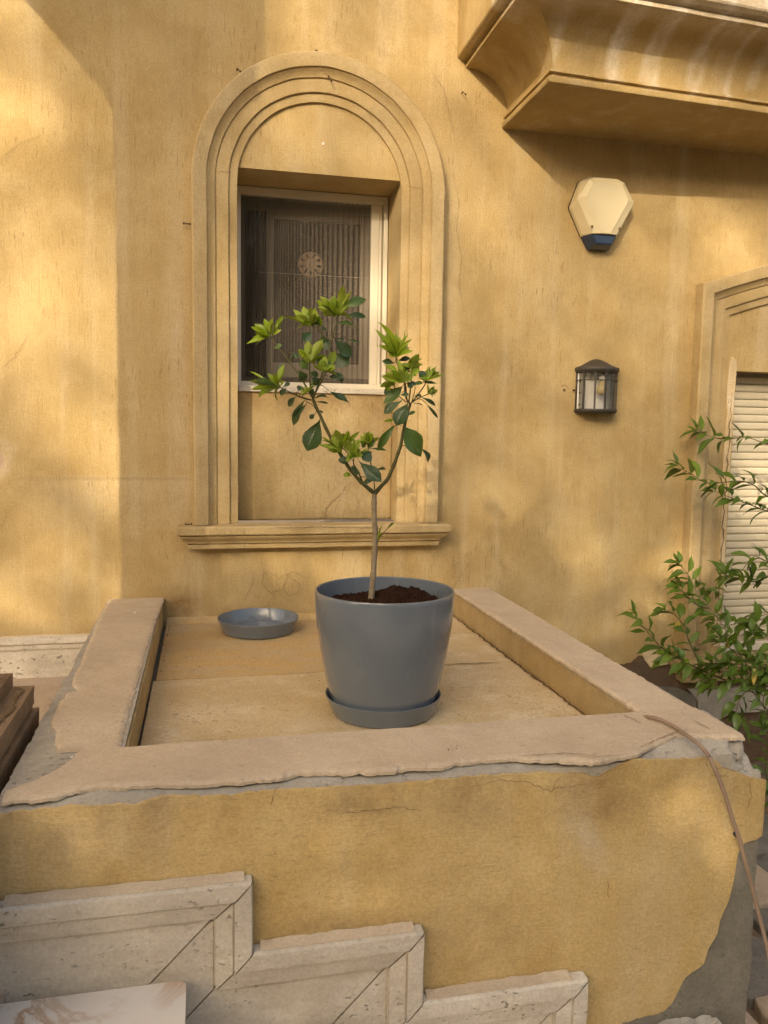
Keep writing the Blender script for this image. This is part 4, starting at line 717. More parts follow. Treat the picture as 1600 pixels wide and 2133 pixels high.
# ------------------------------------------------------------------ stairs: stepped stone skirting and marble treads
ss = empty('stair_skirting'); tag(ss, 'stepped pale stone skirting with mitred mouldings along the planter front', 'skirting')
XC = [.085, .429, .797, 1.135]; ZC = [-.864, -1.010, -1.164, -1.325]
OFF = [(0, .0), (0, .026), (.003, .032), (.030, .034), (.034, .033), (.0345, .024), (.0375, .0235), (.038, .027), (.052, .025), (.064, .022), (.070, .021), (.0705, .008), (.074, .0075), (.075, .010), (.26, .010)]
def skirt_piece(a0, a1, name='skirting_stone'):
    """a0/a1: functions offset -> (x, z) for the two ends of the piece"""
    m = MB(); N = 16; K = len(OFF); g = .0012
    for i in range(N+1):
        t = i/N
        for o_, d in OFF:
            p, q = a0(o_), a1(o_); x = p[0]+(q[0]-p[0])*t; z = p[1]+(q[1]-p[1])*t
            dd = d + (.001*nz(x, 0, z, 20) + .0012*fbm(x, 0, z, 8) if d > 0 else 0)
            m.v.append((x+.0014*nz(x, 2, z, 16), -1.799-dd, z+.0018*nz(x, 5, z, 14)))
    m.f = [(i*K+k, (i+1)*K+k, (i+1)*K+k+1, i*K+k+1) for i in range(N) for k in range(K-1)]
    o = m.build(name, TRAV, ss); smooth_by_angle(o.data, R(24)); return o
G = .0016
for i in range(4):
    xl = (lambda o_: -.9) if i == 0 else (lambda o_, i=i: XC[i-1]-o_+G)
    if i < 3:
        skirt_piece(lambda o_, i=i, xl=xl: (xl(o_), ZC[i]-o_), lambda o_, i=i: (XC[i]-o_-G, ZC[i]-o_))
        skirt_piece(lambda o_, i=i: (XC[i]-o_, ZC[i]-o_-G), lambda o_, i=i: (XC[i]-o_, ZC[i+1]-o_+G))
    else:
        skirt_piece(lambda o_, i=i, xl=xl: (xl(o_), ZC[i]-o_), lambda o_, i=i: (XC[i]-.0-.0*o_, ZC[i]-o_))
MB().box((-.9, -1.799, -1.60), (1.05, -1.7975, -1.37)).build('joint_backing', CEMENT, ss)
for (a, b, z) in ((-.36, .07, ZC[0]), (.10, .41, ZC[1]), (.44, .76, ZC[2])):        # mortar smear on the upper edge
    sheet(lambda u, v: (a+(b-a)*u, -1.7975-.022*v-.005*abs(nz(u*11, 0, 0, 1, a)), z+.007*(1-v)+.003*nz(u*17, 0, 0, 1, b)*(1-v)+.0015), 40, 3, (0, 0, -.006)).build('mortar_strip', PINK, ss)
sheet(lambda u, v: (.81+.31*u, -1.7975-.024*v-.006*abs(nz(u*9, 0, v, 1, 3)), ZC[3]+.004+.014*abs(nz(u*8, 0, v, 1, 8))), 50, 5, (0, 0, -.03)).build('mortar_strip', CEMENT, ss)
stairs = empty('stone_stairs'); tag(stairs, 'white marble stair flight running down beside the planter', 'stairs')
for i in range(4):
    z = -1.040-.148*i; xr = -.040+.352*i; xl = -2.2 if i == 0 else xr-.375
    a = MB(); rc = .016; poly = [(xl, -3.55), (xr, -3.55)] + [(xr-rc+rc*math.cos(t), -1.834-rc+rc*math.sin(t)) for t in [math.pi/2*k/6 for k in range(7)]] + [(xl, -1.834)]
    a.prism(poly, lambda p: (p[0], p[1], z), lambda p: (p[0], p[1], z-.032)); a.build('tread', MARBLE, stairs, bevel=.006, seg=3)
    MB().box((xr-.05, -3.55, z-.150), (xr-.025, -1.832, z-.0325)).build('riser', MARBLE, stairs)
MB().box((-2.2, -3.55, -1.62), (-.09, -1.832, -1.073)).build('stair_core', DARKCEM, stairs)

# ------------------------------------------------------------------ porch pillar at the left edge (only its base shows)
pp = empty('porch_pillar'); tag(pp, 'brown stone pillar base with a stepped moulding at the left edge', 'pillar')
def block(x0, x1, y0, y1, z0, z1, name, ch=.0, seed=1, mat=BROWNSTONE):
    m = MB(); bmx = bmesh.new(); bmesh.ops.create_cube(bmx, size=1)
    bmesh.ops.subdivide_edges(bmx, edges=bmx.edges, cuts=10, use_grid_fill=True)
    for v in bmx.verts:
        p = v.co; x = x0+(p.x+.5)*(x1-x0); y = y0+(p.y+.5)*(y1-y0); z = z0+(p.z+.5)*(z1-z0)
        if ch and p.z > .49 and (p.x > .41 or p.y > .41): z -= ch*.5
        if ch and p.z > .49 and p.x > .49: z -= ch*.5; x -= 0
        n = fbm(x, y, z, 12, seed); n2 = nz(x, y, z, 45, seed)
        v.co = (x+.004*n+.002*n2, y+.004*n+.002*n2, z+.003*n)
    me = bpy.data.meshes.new(name); bmx.to_mesh(me); bmx.free(); o = obj(name, me, mat, pp); smooth_by_angle(me, R(40)); return o
block(-1.50, -.410, -2.05, -1.250, -.678, -.635, 'base_moulding', 0, 3)
block(-1.52, -.402, -2.07, -1.240, -1.02, -.694, 'plinth', 0, 5); 
block(-1.505, -.414, -2.055, -1.253, -.6935, -.6785, 'fillet', 0, 9)
block(-1.46, -.458, -2.0, -1.222-.03, -.6345, -.597, 'dado', .02, 7)
ribbon([(-.455, -1.256), (-.425, -1.29), (-.432, -1.35), (-.42, -1.42), (-.43, -1.50), (-.425, -1.6)], lambda a, b: (a, b, -.6305), .005, 3).build('crack', CRACK, pp)
ribbon([(-.50, -1.33), (-.475, -1.27), (-.46, -1.262)], lambda a, b: (a, b, -.6055), .006, 4).build('crack', CRACK, pp)
PCX, PCY, PR = -1.125, -1.60, .168
m = MB(); m.lathe([(PR+.05, -.60), (PR+.06, -.52), (PR+.05, -.49), (PR+.01, -.47), (PR, -.44), (PR*.98, .6), (PR*.97, 1.93), (PR+.02, 1.95), (PR+.02, 1.99)], (PCX, PCY), 40); m.build('shaft', OCHRE_TRIM, pp, smooth=True)
m = MB()
cap2 = [(-.20, 2.0), (.20, 2.0), (.23, 2.06), (.28, 2.10), (.28, 2.9), (-2.4, 2.9), (-2.4, 2.78), (-1.05, 2.78), (-.62, 2.46), (-.20, 2.02)]
m.prism(cap2, lambda p: (PCX+p[0], PCY-.17, p[1]), lambda p: (PCX+p[0], PCY+.17, p[1])); m.build('beam', OCHRE_TRIM, pp, bevel=.01)
MB().box((-3.7, -1.77, 2.905), (PCX+.26, -.01, 3.02)).build('porch_roof', OCHRE_TRIM, pp)
# ------------------------------------------------------------------ flower pot, its saucer and the empty saucer
PC = (.489, -1.150)
pot = empty('flower_pot', (PC[0], PC[1], -.78)); tag(pot, 'tall grey plastic flower pot full of dark soil on the planter floor', 'flower pot')
pot.location = (0, 0, 0)
op = [(.02, -.777), (.132, -.777), (.140, -.772), (.149, -.745), (.160, -.70), (.172, -.645), (.181, -.59), (.188, -.54), (.1925, -.49), (.1945, -.455), (.195, -.444), (.1935, -.4405), (.1905, -.440), (.1885, -.443), (.187, -.47), (.183, -.53), (.178, -.56), (.02, -.56)]
MB().lathe(op, PC, 96).build('pot_wall', POT, pot, auto=R(30))
def soil_pt(r, a):
    x, y = PC[0]+r*math.cos(a), PC[1]+r*math.sin(a)
    h = -.480 + .034*blob(x, y, .525, -1.13, .07, .08) + .014*blob(x, y, .60, -1.10, .05, .05) - .010*(r/.185)**3 + .009*fbm(x, y, 0, 22, 2) + .011*abs(nz(x, y, 0, 60, 1)) + .006*nz(x, y, 3, 120)
    return (x, y, h)
m = MB(); NR, NA = 44, 150
m.v = [soil_pt(.1862*(i+.001)/NR, 2*math.pi*k/NA) for i in range(NR+1) for k in range(NA)]
m.f = [(i*NA+k, (i+1)*NA+k, (i+1)*NA+(k+1) % NA, i*NA+(k+1) % NA) for i in range(NR) for k in range(NA)]
m.build('soil', SOIL, pot, smooth=False)
cl_ = MB(); r_ = random.Random(8)
for i in range(320):
    r = .175*math.sqrt(r_.random()); a = r_.random()*6.283; p = Vector(soil_pt(r, a)); s = r_.uniform(.002, .0065)
    q = [Vector((r_.uniform(-1, 1), r_.uniform(-1, 1), r_.uniform(-.6, 1))).normalized()*s*r_.uniform(.7, 1.2) for _ in range(4)]
    cl_.add([p+v for v in q], [(0, 1, 2), (0, 2, 3), (0, 3, 1), (1, 3, 2)])
tag(cl_.build('soil_clods', SOIL, pot), kind='stuff')
for x, y, h in ((.395, -1.16, .035), (.36, -1.13, .02), (.655, -1.10, .03)): MB().tube([(x, y, -.50), (x+.002, y, -.48), (x-.001+.2*h, y-.002, -.49+h)], [.0009, .0008, .0004], 5).build('root_hair', RUST, pot)
sa = [(.0, -.7905), (.138, -.7905), (.143, -.788), (.150, -.770), (.159, -.749), (.1635, -.7365), (.1632, -.735), (.1610, -.7350), (.1590, -.738), (.149, -.760), (.144, -.779), (.139, -.783), (.0, -.783)]
s1 = MB().lathe(sa, PC, 96).build('saucer', POT, None, auto=R(30)); tag(s1, 'grey plastic saucer underneath the tall flower pot', 'saucer')
s2 = MB().lathe([(r*.965, z) for r, z in sa], (0, 0), 96).build('saucer', POT, None, auto=R(30)); s2.location = (.203, -.185, .0015); tag(s2, 'empty shiny grey saucer on the planter floor by the wall', 'saucer')

# ------------------------------------------------------------------ leaves
def leaf_mesh(name, shape, bend, fold, twist, wave, seed=0):
    prof_ = {'ob': [(0, .05), (.10, .16), (.28, .58), (.48, .92), (.64, 1.0), (.80, .78), (.92, .36), (1.0, .0)],
             'el': [(0, .05), (.10, .30), (.25, .72), (.45, 1.0), (.62, .95), (.80, .62), (.92, .26), (1.0, .0)],
             'la': [(0, .06), (.08, .25), (.22, .78), (.38, 1.0), (.58, .86), (.78, .48), (.92, .16), (1.0, .0)]}[shape]
    m = MB(); rows = len(prof_)
    for t, w in prof_:
        a = bend*t; y = (math.sin(a)/bend if abs(bend) > 1e-3 else t); z = -(1-math.cos(a))/bend if abs(bend) > 1e-3 else 0
        for s in (-1, -.5, 0, .5, 1):
            X = s*w*.5; Z = z + fold*abs(s)*w*.12 - fold*.05*w*s*s + wave*.035*math.sin(t*9+s*2+seed)*abs(s)
            c, sn = math.cos(twist*t), math.sin(twist*t)
            m.v.append((X*c, y, Z + X*sn*.35))
    m.f = [(i*5+k, i*5+k+1, (i+1)*5+k+1, (i+1)*5+k) for i in range(rows-1) for k in range(4)]
    me = bpy.data.meshes.new(name); me.from_pydata(m.v, [], m.f); me.update(); me.polygons.foreach_set('use_smooth', [True]*len(me.polygons)); return me
def leaf_set(mats, shape, bends, tw=.5):
    out = {}
    for k, mt in mats.items():
        out[k] = []
        for i, b in enumerate(bends):
            me = leaf_mesh('leaf', shape if shape else ('ob' if k != 'm' else 'el'), b, (1.4, .8, 1.0)[i % 3], (tw, -tw, .1)[i % 3], (1, .4, .8)[i % 3], i); me.materials.append(mt); out[k].append(me)
    return out
LM = leaf_set(LEAF, None, (.25, .7, -.35, 1.1, .5, -.15))
CAMP = Vector((0, -3.3, 0))
def place_leaf(me, p0, p1, w, normal, parent, pool=None):
    d = p1-p0; l = d.length; d.normalize(); n = (normal - d*normal.dot(d)).normalized(); s = d.cross(n).normalized()
    M_ = Matrix(((s.x*w, d.x*l, n.x*l, p0.x), (s.y*w, d.y*l, n.y*l, p0.y), (s.z*w, d.z*l, n.z*l, p0.z), (0, 0, 0, 1)))
    if pool is not None:
        pool.add([M_ @ v.co for v in me.vertices], [tuple(q.vertices) for q in me.polygons]); return None
    o = obj('leaf', me, None, parent); o.matrix_local = M_; return o
shrub = empty('shrub', (0, 0, 0)); tag(shrub, 'young forked shrub with bright green leaf tufts growing in the grey pot', 'shrub')
stems = []
def smooth_path(P_, k=4):
    P_ = [Vector(p) for p in P_]; out = []
    for i in range(len(P_)-1):
        a, b, c, d = P_[max(i-1, 0)], P_[i], P_[i+1], P_[min(i+2, len(P_)-1)]
        for j in range(k):
            t = j/k; out.append(.5*((2*b)+(c-a)*t+(2*a-5*b+4*c-d)*t*t+(3*b-a-3*c+d)*t**3))
    out.append(P_[-1]); return out
for i, (nm, r0, r1, P_) in enumerate(STEMS):
    S_ = smooth_path(P_); N = len(S_); rr = []
    for j, q in enumerate(S_):
        q += Vector((nz(q.x, q.z, i, 30), nz(q.x, q.z, i+5, 30), 0))*.0012
        rr.append((r0+(r1-r0)*j/(N-1))*(1+.10*nz(q.z, i, 0, 60)+(.16 if j % 5 == 2 else 0)))
    o = MB().tube(S_, rr, 10 if i < 3 else 7).build('trunk' if nm == 'trunk' else 'branch', BARK if i == 0 else GSTEM, shrub, smooth=True)
    stems.append((o, S_))
tuft = MB(); r_ = random.Random(21)
for i, L_ in enumerate(LEAVES):
    p0, p1, w, k = Vector(L_[0:3]), Vector(L_[3:6]), L_[6], L_[7]
    best = min(stems, key=lambda s: min((q-p0).length for q in s[1]))
    nb = min(best[1], key=lambda q: (q-p0).length)
    if (nb-p0).length > .004:      # petiole reaches back to the stem
        pe = MB().tube([nb, nb.lerp(p0, .5)+Vector((0, 0, .004)), p0.lerp(p1, .04)], [.0011, .0009, .0008], 5).build('petiole', GSTEM, best[0], smooth=True) if (nb-p0).length < .06 else None
    nrm = (CAMP-p0).normalized() + Vector((r_.uniform(-.5, .5), 0, r_.uniform(.15, .9)))
    if k == 'y' and r_.random() < .35: nrm = -(CAMP-p0).normalized()*.8 + Vector((r_.uniform(-.5, .5), 0, r_.uniform(.2, .9)))
    place_leaf(r_.choice(LM[k]) if w < .03 else LM[k][0 if k == 'm' else 5], p0, p1, w*(.92 if k == 'y' else 1.08), nrm if w < .03 else (CAMP-p0).normalized()+Vector((.1, 0, .25)), best[0])
    if k == 'y' and r_.random() < .85:      # smaller leaves fill the tuft
        d = p1-p0; q = p0 + d*r_.uniform(.55, .85) + Vector((r_.uniform(-.4, .4), r_.uniform(-.5, .5), r_.uniform(-.15, .35)))*d.length
        place_leaf(r_.choice(LM['y' if r_.random() < .8 else 'm']), p0, q, w*r_.uniform(.5, .8), nrm + Vector((r_.uniform(-.6, .6), 0, r_.uniform(-.3, .3))), best[0])
    if k == 'y':
        for _ in range(2):
            d = p1-p0; q = p0 + d*r_.uniform(.35, .7) + Vector((r_.uniform(-.5, .5), r_.uniform(-.6, .6), r_.uniform(-.25, .35)))*d.length
            place_leaf(r_.choice(LM['y']), p0, q, w*r_.uniform(.38, .65), nrm + Vector((r_.uniform(-.8, .8), 0, r_.uniform(-.3, .3))), best[0], tuft)

tag(tuft.build('foliage', LEAF['y'], shrub, smooth=True), kind='stuff')
# ------------------------------------------------------------------ leafy climber in front of the shuttered window
bush = empty('climbing_bush', (0, 0, 0)); tag(bush, 'leafy green climber with arching stems and some yellow leaves by the shutter', 'bush')
BM = leaf_set(BLEAF, 'la', (.5, 1.0, .2, 1.4), .6)
r_ = random.Random(33); root = Vector((2.95, -.55, -1.58)); count = 0; extra = MB()
rt = MB()
for k in range(4):
    e = Vector((2.86+.12*k*.3, -.5+.05*k, -1.1+.45*k)); rt.tube(smooth_path([root+Vector((.04*k-.06, .03*k, 0)), root.lerp(e, .5)+Vector((.06, 0, .05)), e]), .010-.0012*k, 8)
rt.build('stem_base', BARK, bush, smooth=True)
for si, P_ in enumerate(BUSH_STEMS):
    S_ = smooth_path(P_, 6); N = len(S_)
    st_o = MB().tube(S_, [.0032*(1-.65*j/N) for j in range(N)], 6).build('branch', GSTEM if si % 3 else BARK, bush, smooth=True)
    acc = 0; nd = 0; step = .032
    for j in range(1, N):
        acc += (S_[j]-S_[j-1]).length; last = j == N-1
        if acc < step and not last: continue
        acc = 0; nd += 1; q = S_[j]; t = (S_[j]-S_[j-1]).normalized(); prog = j/N
        fan_ = 5 if last else 2
        if prog < .25 and r_.random() < .25: continue
        base_a = r_.uniform(0, 6.28)
        for f_ in range(fan_):
            a = base_a + f_*6.283/fan_ + r_.uniform(-.3, .3)
            sd = t.cross(Vector((.2, .3, .9))).normalized(); ud = sd.cross(t).normalized()
            dr = (t*(.75 if last else .5) + sd*math.cos(a)*.8 + ud*math.sin(a)*.7 + Vector((-.05, -.10, .10))).normalized()
            ln = r_.uniform(.072, .112)*(.8 if last else 1.0)
            yel = r_.random() < (.055 if prog < .85 else .0) and q.z < -.5
            k = 'o' if yel else ('l' if prog > .72 and r_.random() < .6 else 'g')
            if yel: dr = (dr*.4+Vector((0, -.1, -.9))).normalized()
            nrm = Vector((r_.uniform(-.5, .5), -.55, .9)) + ud*.3
            place_leaf(r_.choice(BM[k]), q+dr*.004, q+dr*ln, ln*r_.uniform(.30, .36), nrm, st_o, None if count < 300 else extra); count += 1
# lower growth that hangs over the planter's outer side
for i in range(10):
    c = Vector((r_.uniform(2.22, 2.75), r_.uniform(-.72, -.5), r_.uniform(-1.42, -.98))); c.x += max(0, (-1.10-c.z))*.5
    tip = c + Vector((r_.uniform(-.14, -.04), r_.uniform(-.05, .03), r_.uniform(-.06, .08)))
    tw_o = MB().tube(smooth_path([c+Vector((.22, .05, -.10)), c, tip]), .0022, 5).build('branch', GSTEM, bush, smooth=True)
    for k in range(8):
        q = c.lerp(tip, k/7); dr = ((tip-c).normalized()*.5+Vector((r_.uniform(-.8, .6), r_.uniform(-.6, .2), r_.uniform(-.6, .6)))).normalized(); ln = r_.uniform(.07, .11)
        yel = r_.random() < .06
        place_leaf(r_.choice(BM['o' if yel else ('l' if r_.random() < .25 else 'g')]), q, q+dr*ln, ln*.36, Vector((r_.uniform(-.4, .4), -.6, .8)), tw_o, None if count < 300 else extra); count += 1
if extra.v: tag(extra.build('foliage', BLEAF['g'], bush, smooth=True), kind='stuff')
print('climber leaves', count, 'shrub leaves', len(LEAVES))

# ------------------------------------------------------------------ alarm siren box
SXC = 1.668
siren = empty('alarm_siren', (SXC, 0, .93)); tag(siren, 'ivory faceted alarm siren box with a dark blue lens on the wall', 'siren')
B = [(.060, 1.086), (.098, 1.066), (.136, .962), (.135, .950), (.078, .840)]; Fp = [(.050, 1.072), (.082, 1.060), (.130, .985), (.129, .978), (.057, .842)]
full = lambda h: [(-x, z) for x, z in h] + [(x, z) for x, z in reversed(h)]
bo, fo = full(B), full(Fp); n = len(bo); m = MB()
L3 = lambda x, y, z: (x, y, z-.93)
m.add([L3(x, -.004, z) for x, z in bo] + [L3(x, -.026, z) for x, z in bo] + [L3(x*1.0, -.070-.010*(1.06-z), z) for x, z in fo],
      [(i, (i+1) % n, n+(i+1) % n, n+i) for i in range(n)] + [(n+i, n+(i+1) % n, 2*n+(i+1) % n, 2*n+i) for i in range(n)])
fi = [(-.108, 1.012), (-.0, 1.055), (.108, 1.012)]
# raised centre panel with side facets
k0 = len(m.v); m.v += [L3(x, -.084, z) for x, z in ((-.066, 1.045), (.066, 1.045), (.098, .985), (.020, .842), (-.020, .842), (-.098, .985))]
c6 = [2*n+1, 2*n+8, 2*n+7, 2*n+5, 2*n+4, 2*n+2]
m.f += [(2*n+0, 2*n+1, k0, k0+1, 2*n+8, 2*n+9), (2*n+1, 2*n+2, k0+5, k0), (2*n+2, 2*n+3, 2*n+4, k0+4, k0+5), (2*n+4, 2*n+5, k0+3, k0+4), (2*n+5, 2*n+6, 2*n+7, k0+2, k0+3), (2*n+7, 2*n+8, k0+1, k0+2), (k0, k0+5, k0+4, k0+3, k0+2, k0+1)]
m.build('housing', SIREN, siren, bevel=.0025)
m = MB(); lb = [(-.078, .840), (-.045, .787), (.045, .787), (.078, .840)]; lf_ = [(-.056, .8415), (-.036, .802), (.036, .802), (.056, .8415)]
m.add([L3(x, -.003, z-.0005) for x, z in lb] + [L3(x, -.026, z) for x, z in lb] + [L3(x, -.069, z) for x, z in lf_], [(0, 1, 5, 4), (1, 2, 6, 5), (2, 3, 7, 6), (4, 5, 9, 8), (5, 6, 10, 9), (6, 7, 11, 10), (8, 9, 10, 11), (4, 8, 11, 7), (0, 4, 7, 3)])
m.build('lens', BLUE, siren, bevel=.004)
for s in (-1, 1):
    sc = MB().add([L3(s*.064+.0055*math.cos(k*.5236), -.0815, .867+.0055*math.sin(k*.5236)) for k in range(12)], [tuple(range(12))]); sc.build('screw_hole', CRACK, siren)
tag(siren.children[-1]); siren.location = (SXC, 0, .93)
MB().add([L3(x*1.03, .0, z*1.0) for x, z in bo] + [L3(x*1.0, -.005, z) for x, z in bo], [(i, (i+1) % n, n+(i+1) % n, n+i) for i in range(n)]).build('backplate', DARK, siren)

# ------------------------------------------------------------------ wall lantern
LX = 1.690
lan = empty('wall_lantern', (LX, 0, .20)); tag(lan, 'half round iron wall lantern with a white back and amber bulb', 'lantern')
hp = math.pi
def half(prof, name, mat, n=28, **kw): return MB().lathe(prof, (0, 0), n, hp, 2*hp).build(name, mat, lan, smooth=True, **kw)
Lz = lambda z: z-.20
half([(.0, Lz(.326)), (.014, Lz(.324)), (.030, Lz(.318)), (.05, Lz(.307)), (.072, Lz(.295)), (.094, Lz(.287)), (.099, Lz(.285))], 'roof', IRON)
half([(.099, Lz(.285)), (.1005, Lz(.283)), (.1005, Lz(.270)), (.096, Lz(.268)), (.096, Lz(.264)), (.09, Lz(.263)), (.0, Lz(.2635))], 'top_ring', IRON)
half([(.0, Lz(.106)), (.0955, Lz(.106)), (.0985, Lz(.103)), (.0985, Lz(.096)), (.094, Lz(.094)), (.094, Lz(.090)), (.088, Lz(.088)), (.0, Lz(.087))], 'base_ring', IRON)
MB().tube([(.0945*math.cos(a), .0945*math.sin(a), Lz(.230)) for a in [hp+hp*k/24 for k in range(25)]], .0022, 6).build('middle_ring', IRON, lan, smooth=True)
for a in (hp+.03, hp+.55, hp+1.10, hp+1.60, hp+2.1, hp+2.62, 2*hp-.03):
    c, s = math.cos(a), math.sin(a); w = .0042; m = MB()
    m.add([(.094*c-w*s*e+.0*c, .094*s+w*c*e, z) for z in (Lz(.104), Lz(.265)) for e in (-1, 1)] + [(.0885*c-w*s*e, .0885*s+w*c*e, z) for z in (Lz(.104), Lz(.265)) for e in (-1, 1)], [(0, 1, 3, 2), (4, 6, 7, 5), (0, 2, 6, 4), (1, 5, 7, 3)])
    m.build('bar', IRON, lan)
MB().box((-.088, -.010, Lz(.107)), (.088, -.004, Lz(.263))).build('back_panel', WHITE, lan)
for s in (-1, 1):
    MB().box((s*.080-.008, -.013, Lz(.107)), (s*.080+.008, -.0105, Lz(.262))).build('bracket', WHITE, lan)
    for z in (.125, .175, .225): MB().tube([(s*.080, -.0125, Lz(z)), (s*.080, -.018, Lz(z))], .0032, 8).build('screw', IRON, lan)
MB().lathe([(.085, Lz(.107)), (.085, Lz(.262))], (0, 0), 28, hp, 2*hp).build('glass', CLEAR, lan, smooth=True)
MB().lathe([(.0, Lz(.262)), (.016, Lz(.262)), (.016, Lz(.228)), (.0, Lz(.226))], (.012, -.042), 20).build('socket', WHITE, lan, smooth=True)
MB().lathe([(.011, Lz(.228)), (.014, Lz(.216)), (.0215, Lz(.202)), (.0235, Lz(.190)), (.021, Lz(.178)), (.013, Lz(.170)), (.0, Lz(.167))], (.012, -.042), 24).build('bulb', BULB, lan, smooth=True)
MB().tube([(-.104, .004, Lz(.187)), (-.104, -.012, Lz(.187))], .004, 8).build('fixing_bolt', RUST, lan)

# ------------------------------------------------------------------ nails left in the wall, old dowel hole
def nail(p, q, r, label):
    o = MB().tube([(0, .012, 0), (0, -.018, -.002), q], [.0022, .0022, .0018], 7).build('nail', RUST, None); o.location = p; tag(o, label, 'nail', 'nails left in the wall')
    MB().tube([q, (q[0], q[1]-.002, q[2])], .0042, 8).build('nail_head', RUST, o)
nail((.135, .0, 1.372), (.012, -.03, -.018), 1, 'bent rusty nail above the left shoulder of the arch')
nail((.484, -.025, 1.372), (.010, -.03, -.026), 1, 'bent rusty nail inside the top band of the arch')
nail((-.072, .0, .784), (.026, -.022, -.006), 1, 'rusty nail beside the left pilaster, level with the upper window')
nail((1.040, .0, 1.378), (.012, -.02, -.012), 1, 'small bent nail in the wall just below the balcony corner')
nail((.438, .0, 1.474), (.006, -.018, -.008), 1, 'tiny bent nail above the crown of the arch')
nail((-.075, .0, -.385), (.024, -.022, .0), 1, 'rusty nail in the wall above the left end of the sill')
disc((1.543, .186), .0062, -.0035, .004).build('dowel_hole', CRACK, house); disc((.471, 1.128), .005, -.0035, .004).build('dowel_hole', WHITE, house)
ribbon([(1.525, .20), (1.53, .206), (1.545, .208), (1.558, .20), (1.562, .19)], lambda a, b: (a, -.0045, b), .002, 55).build('crack', CRACK, house)

# ------------------------------------------------------------------ cable over the planter corner, crumbs
o = MB().tube([q+Vector((.003*nz(q.z, q.y, 0, 14), 0, .002*nz(q.x, q.z, 3, 18))) for q in smooth_path(CABLE, 6)], .0046, 10).build('cable', CABLEM, None, smooth=True); tag(o, 'dusty brown cable hanging over the planter corner', 'cable')
r_ = random.Random(2); m = MB()
def crumb(x, y, z, s):
    q = [Vector((r_.uniform(-1, 1), r_.uniform(-1, 1), r_.uniform(0, .9)))*s for _ in range(4)]; p = Vector((x, y, z)); m.add([p+v for v in q], [(0, 1, 2), (0, 2, 3), (0, 3, 1), (1, 3, 2)])
for x, y in SPECKS:
    for _ in range(7): crumb(x+r_.gauss(0, .018), y+r_.gauss(0, .03), FLOOR+.0055, r_.uniform(.0009, .0026))
for x, y in SPECKS_TOP:
    for _ in range(3): crumb(x+r_.gauss(0, .004), y+r_.gauss(0, .004), CZ+.002, r_.uniform(.0014, .0032))
for _ in range(40): crumb(r_.uniform(XI0+.022, XI0+.035), r_.uniform(-.7, -.05), FLOOR+.003, r_.uniform(.002, .005))
o = m.build('soil_crumbs', SOIL, None); tag(o, 'scattered dark soil crumbs on the planter beside the pot', 'soil crumbs', kind='stuff')
m = MB()
for x, y, z in ((.46, -1.0, FLOOR), (.30, -.80, FLOOR), (.345, -.86, FLOOR), (-.27, -.52, CZ), (-.27, -1.62, CZ), (.10, -.62, FLOOR), (.9, -.95, FLOOR), (-.25, -.3, CZ), (1.0, -1.3, FLOOR)):
    crumb(x, y, z+.0055, r_.uniform(.004, .007))
o = m.build('plaster_crumbs', WHITE, None); tag(o, 'few white plaster crumbs lying on the planter', 'plaster crumbs', kind='stuff')

# ------------------------------------------------------------------ garden trees behind the viewer: their crown dapples the sunlight
def shade_tree(name, label, base, crown_c, crown_r, n, gaps, seed):
    r_ = random.Random(seed); t = empty(name, base); tag(t, label, 'tree', 'trees behind the viewer'); bx = Vector(base)
    tr = MB(); top = Vector(crown_c)-bx
    tr.tube(smooth_path([(0, 0, 0), (top.x*.2+.1, top.y*.2, top.z*.35), (top.x*.6, top.y*.6, top.z*.7), tuple(top)]), [.22-.16*i/12 for i in range(13)], 10)
    for k in range(9):
        a = k*2.4; st_ = top*(.5+.05*k); tr.tube(smooth_path([st_, st_+Vector((math.cos(a)*.7, math.sin(a)*.7, .5)), st_+Vector((math.cos(a)*crown_r[0]*.7, math.sin(a)*crown_r[1]*.7, .9))]), [.06-.006*i for i in range(9)], 6)
    tr.build('trunk', BARK, t, smooth=True)
    m = MB()
    for i in range(n):
        while True:
            v = Vector((r_.uniform(-1, 1), r_.uniform(-1, 1), r_.uniform(-1, 1)))
            if v.length <= 1: break
        p = Vector((crown_c[0]+v.x*crown_r[0], crown_c[1]+v.y*crown_r[1], crown_c[2]+v.z*crown_r[2]))
        k = -p.y/SUN.y; wx, wz = p.x+SUN.x*k, p.z+SUN.z*k      # where its shadow lands on the house wall
        if r_.random() < gaps(wx, wz): continue
        s = r_.uniform(.13, .20); a = Vector((r_.uniform(-1, 1), r_.uniform(-1, 1), r_.uniform(-1, 1))).normalized(); b = a.cross(Vector((.3, .5, .8))).normalized(); p -= bx
        m.add([p-a*s, p+b*s*.45, p+a*s, p-b*s*.45], [(0, 1, 2, 3)])
    o = m.build('crown', OFFLEAF, t); o['kind'] = 'stuff'; return t
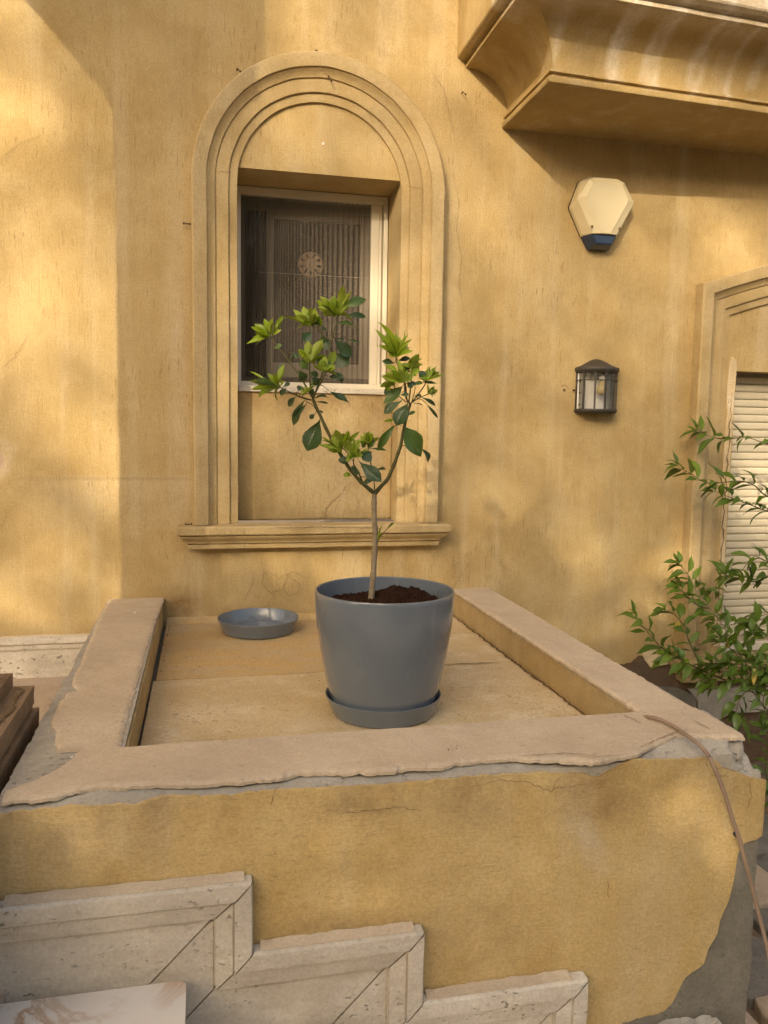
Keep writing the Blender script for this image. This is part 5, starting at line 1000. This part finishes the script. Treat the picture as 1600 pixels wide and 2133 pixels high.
GAPS = [(-.62, 1.1, .20, .14, .95), (-.45, .80, .18, .16, .9), (-.68, .42, .14, .14, .9), (-.45, .62, .12, .10, .8), (.80, .62, .05, .16, .9), (1.14, .56, .08, .10, .85), (1.52, .33, .09, .10, .95), (1.72, -.48, .10, .10, .8), (1.16, 1.05, .10, .22, .6),
        (.60, 1.5, .34, .2, .75), (.35, 1.15, .2, .14, .5), (.06, .55, .05, .2, .8), (.09, .25, .05, .25, .6), (.85, .2, .08, .4, .6), (.45, -.60, .35, .10, .6), (.9, -.3, .1, .2, .4), (2.55, .0, .1, .4, .5)]
def gaps(x, z):                       # share of the foliage that is missing along this line of sight to the sun
    tau = .20 + .10*sstep(.3, .9, z) + .20*sstep(-.1, -.4, x) - .06*sstep(.9, 1.3, x)
    for cx, cz, rx, rz, a in GAPS: tau = max(tau, a*math.exp(-(((x-cx)/rx)**2+((z-cz)/rz)**2)**2*.7))
    return max(0, 1+math.log(max(.01, min(.99, tau)))/3.6)
shade_tree('garden_tree', 'leafy garden tree behind the viewer, out of the picture', (-12.4, -22.0, -1.6), (-11.6, -20.5, 10.1), (4.0, 2.0, 3.4), 12000, gaps, 6)
hd = MB(); r_ = random.Random(14)  # out-of-view hedge, added to keep direct sun off planter, stairs and ground
for i in range(22000):
    x = r_.uniform(-12, 5); y = r_.uniform(-10.1, -9.3); top = 3.92+.25*nz(x, 0, 0, 1.1)+.12*nz(x, 0, 0, 4); z = -1.6+(top+1.6)*r_.random()
    p = Vector((x, y, z)); s = r_.uniform(.13, .21); a = Vector((r_.uniform(-1, 1), r_.uniform(-1, 1), r_.uniform(-1, 1))).normalized(); b = a.cross(Vector((.3, .5, .8))).normalized()
    hd.add([p-a*s, p+b*s*.5, p+a*s, p-b*s*.5], [(0, 1, 2, 3)])
tag(hd.build('shading_hedge', OFFLEAF), 'tall unseen hedge behind the viewer, added to shade the planter and stairs', 'hedge', kind='stuff')

# ------------------------------------------------------------------ put each thing's origin at its base
for o, base in ((house, (.9, 0, -1.6)), (sk, (-1.2, -.02, -.98)), (pl, (.42, -.9, -1.6)), (ss, (.4, -1.8, -1.5)), (stairs, (-.4, -2.6, -1.6)), (pp, (-1.0, -1.6, -1.02)), (pot, (PC[0], PC[1], -.78)), (shrub, (.46, -1.145, -.48)), (bush, (2.95, -.55, -1.58))):
    o.location = base
    for c in o.children: c.matrix_parent_inverse = Matrix.Translation(-Vector(base))
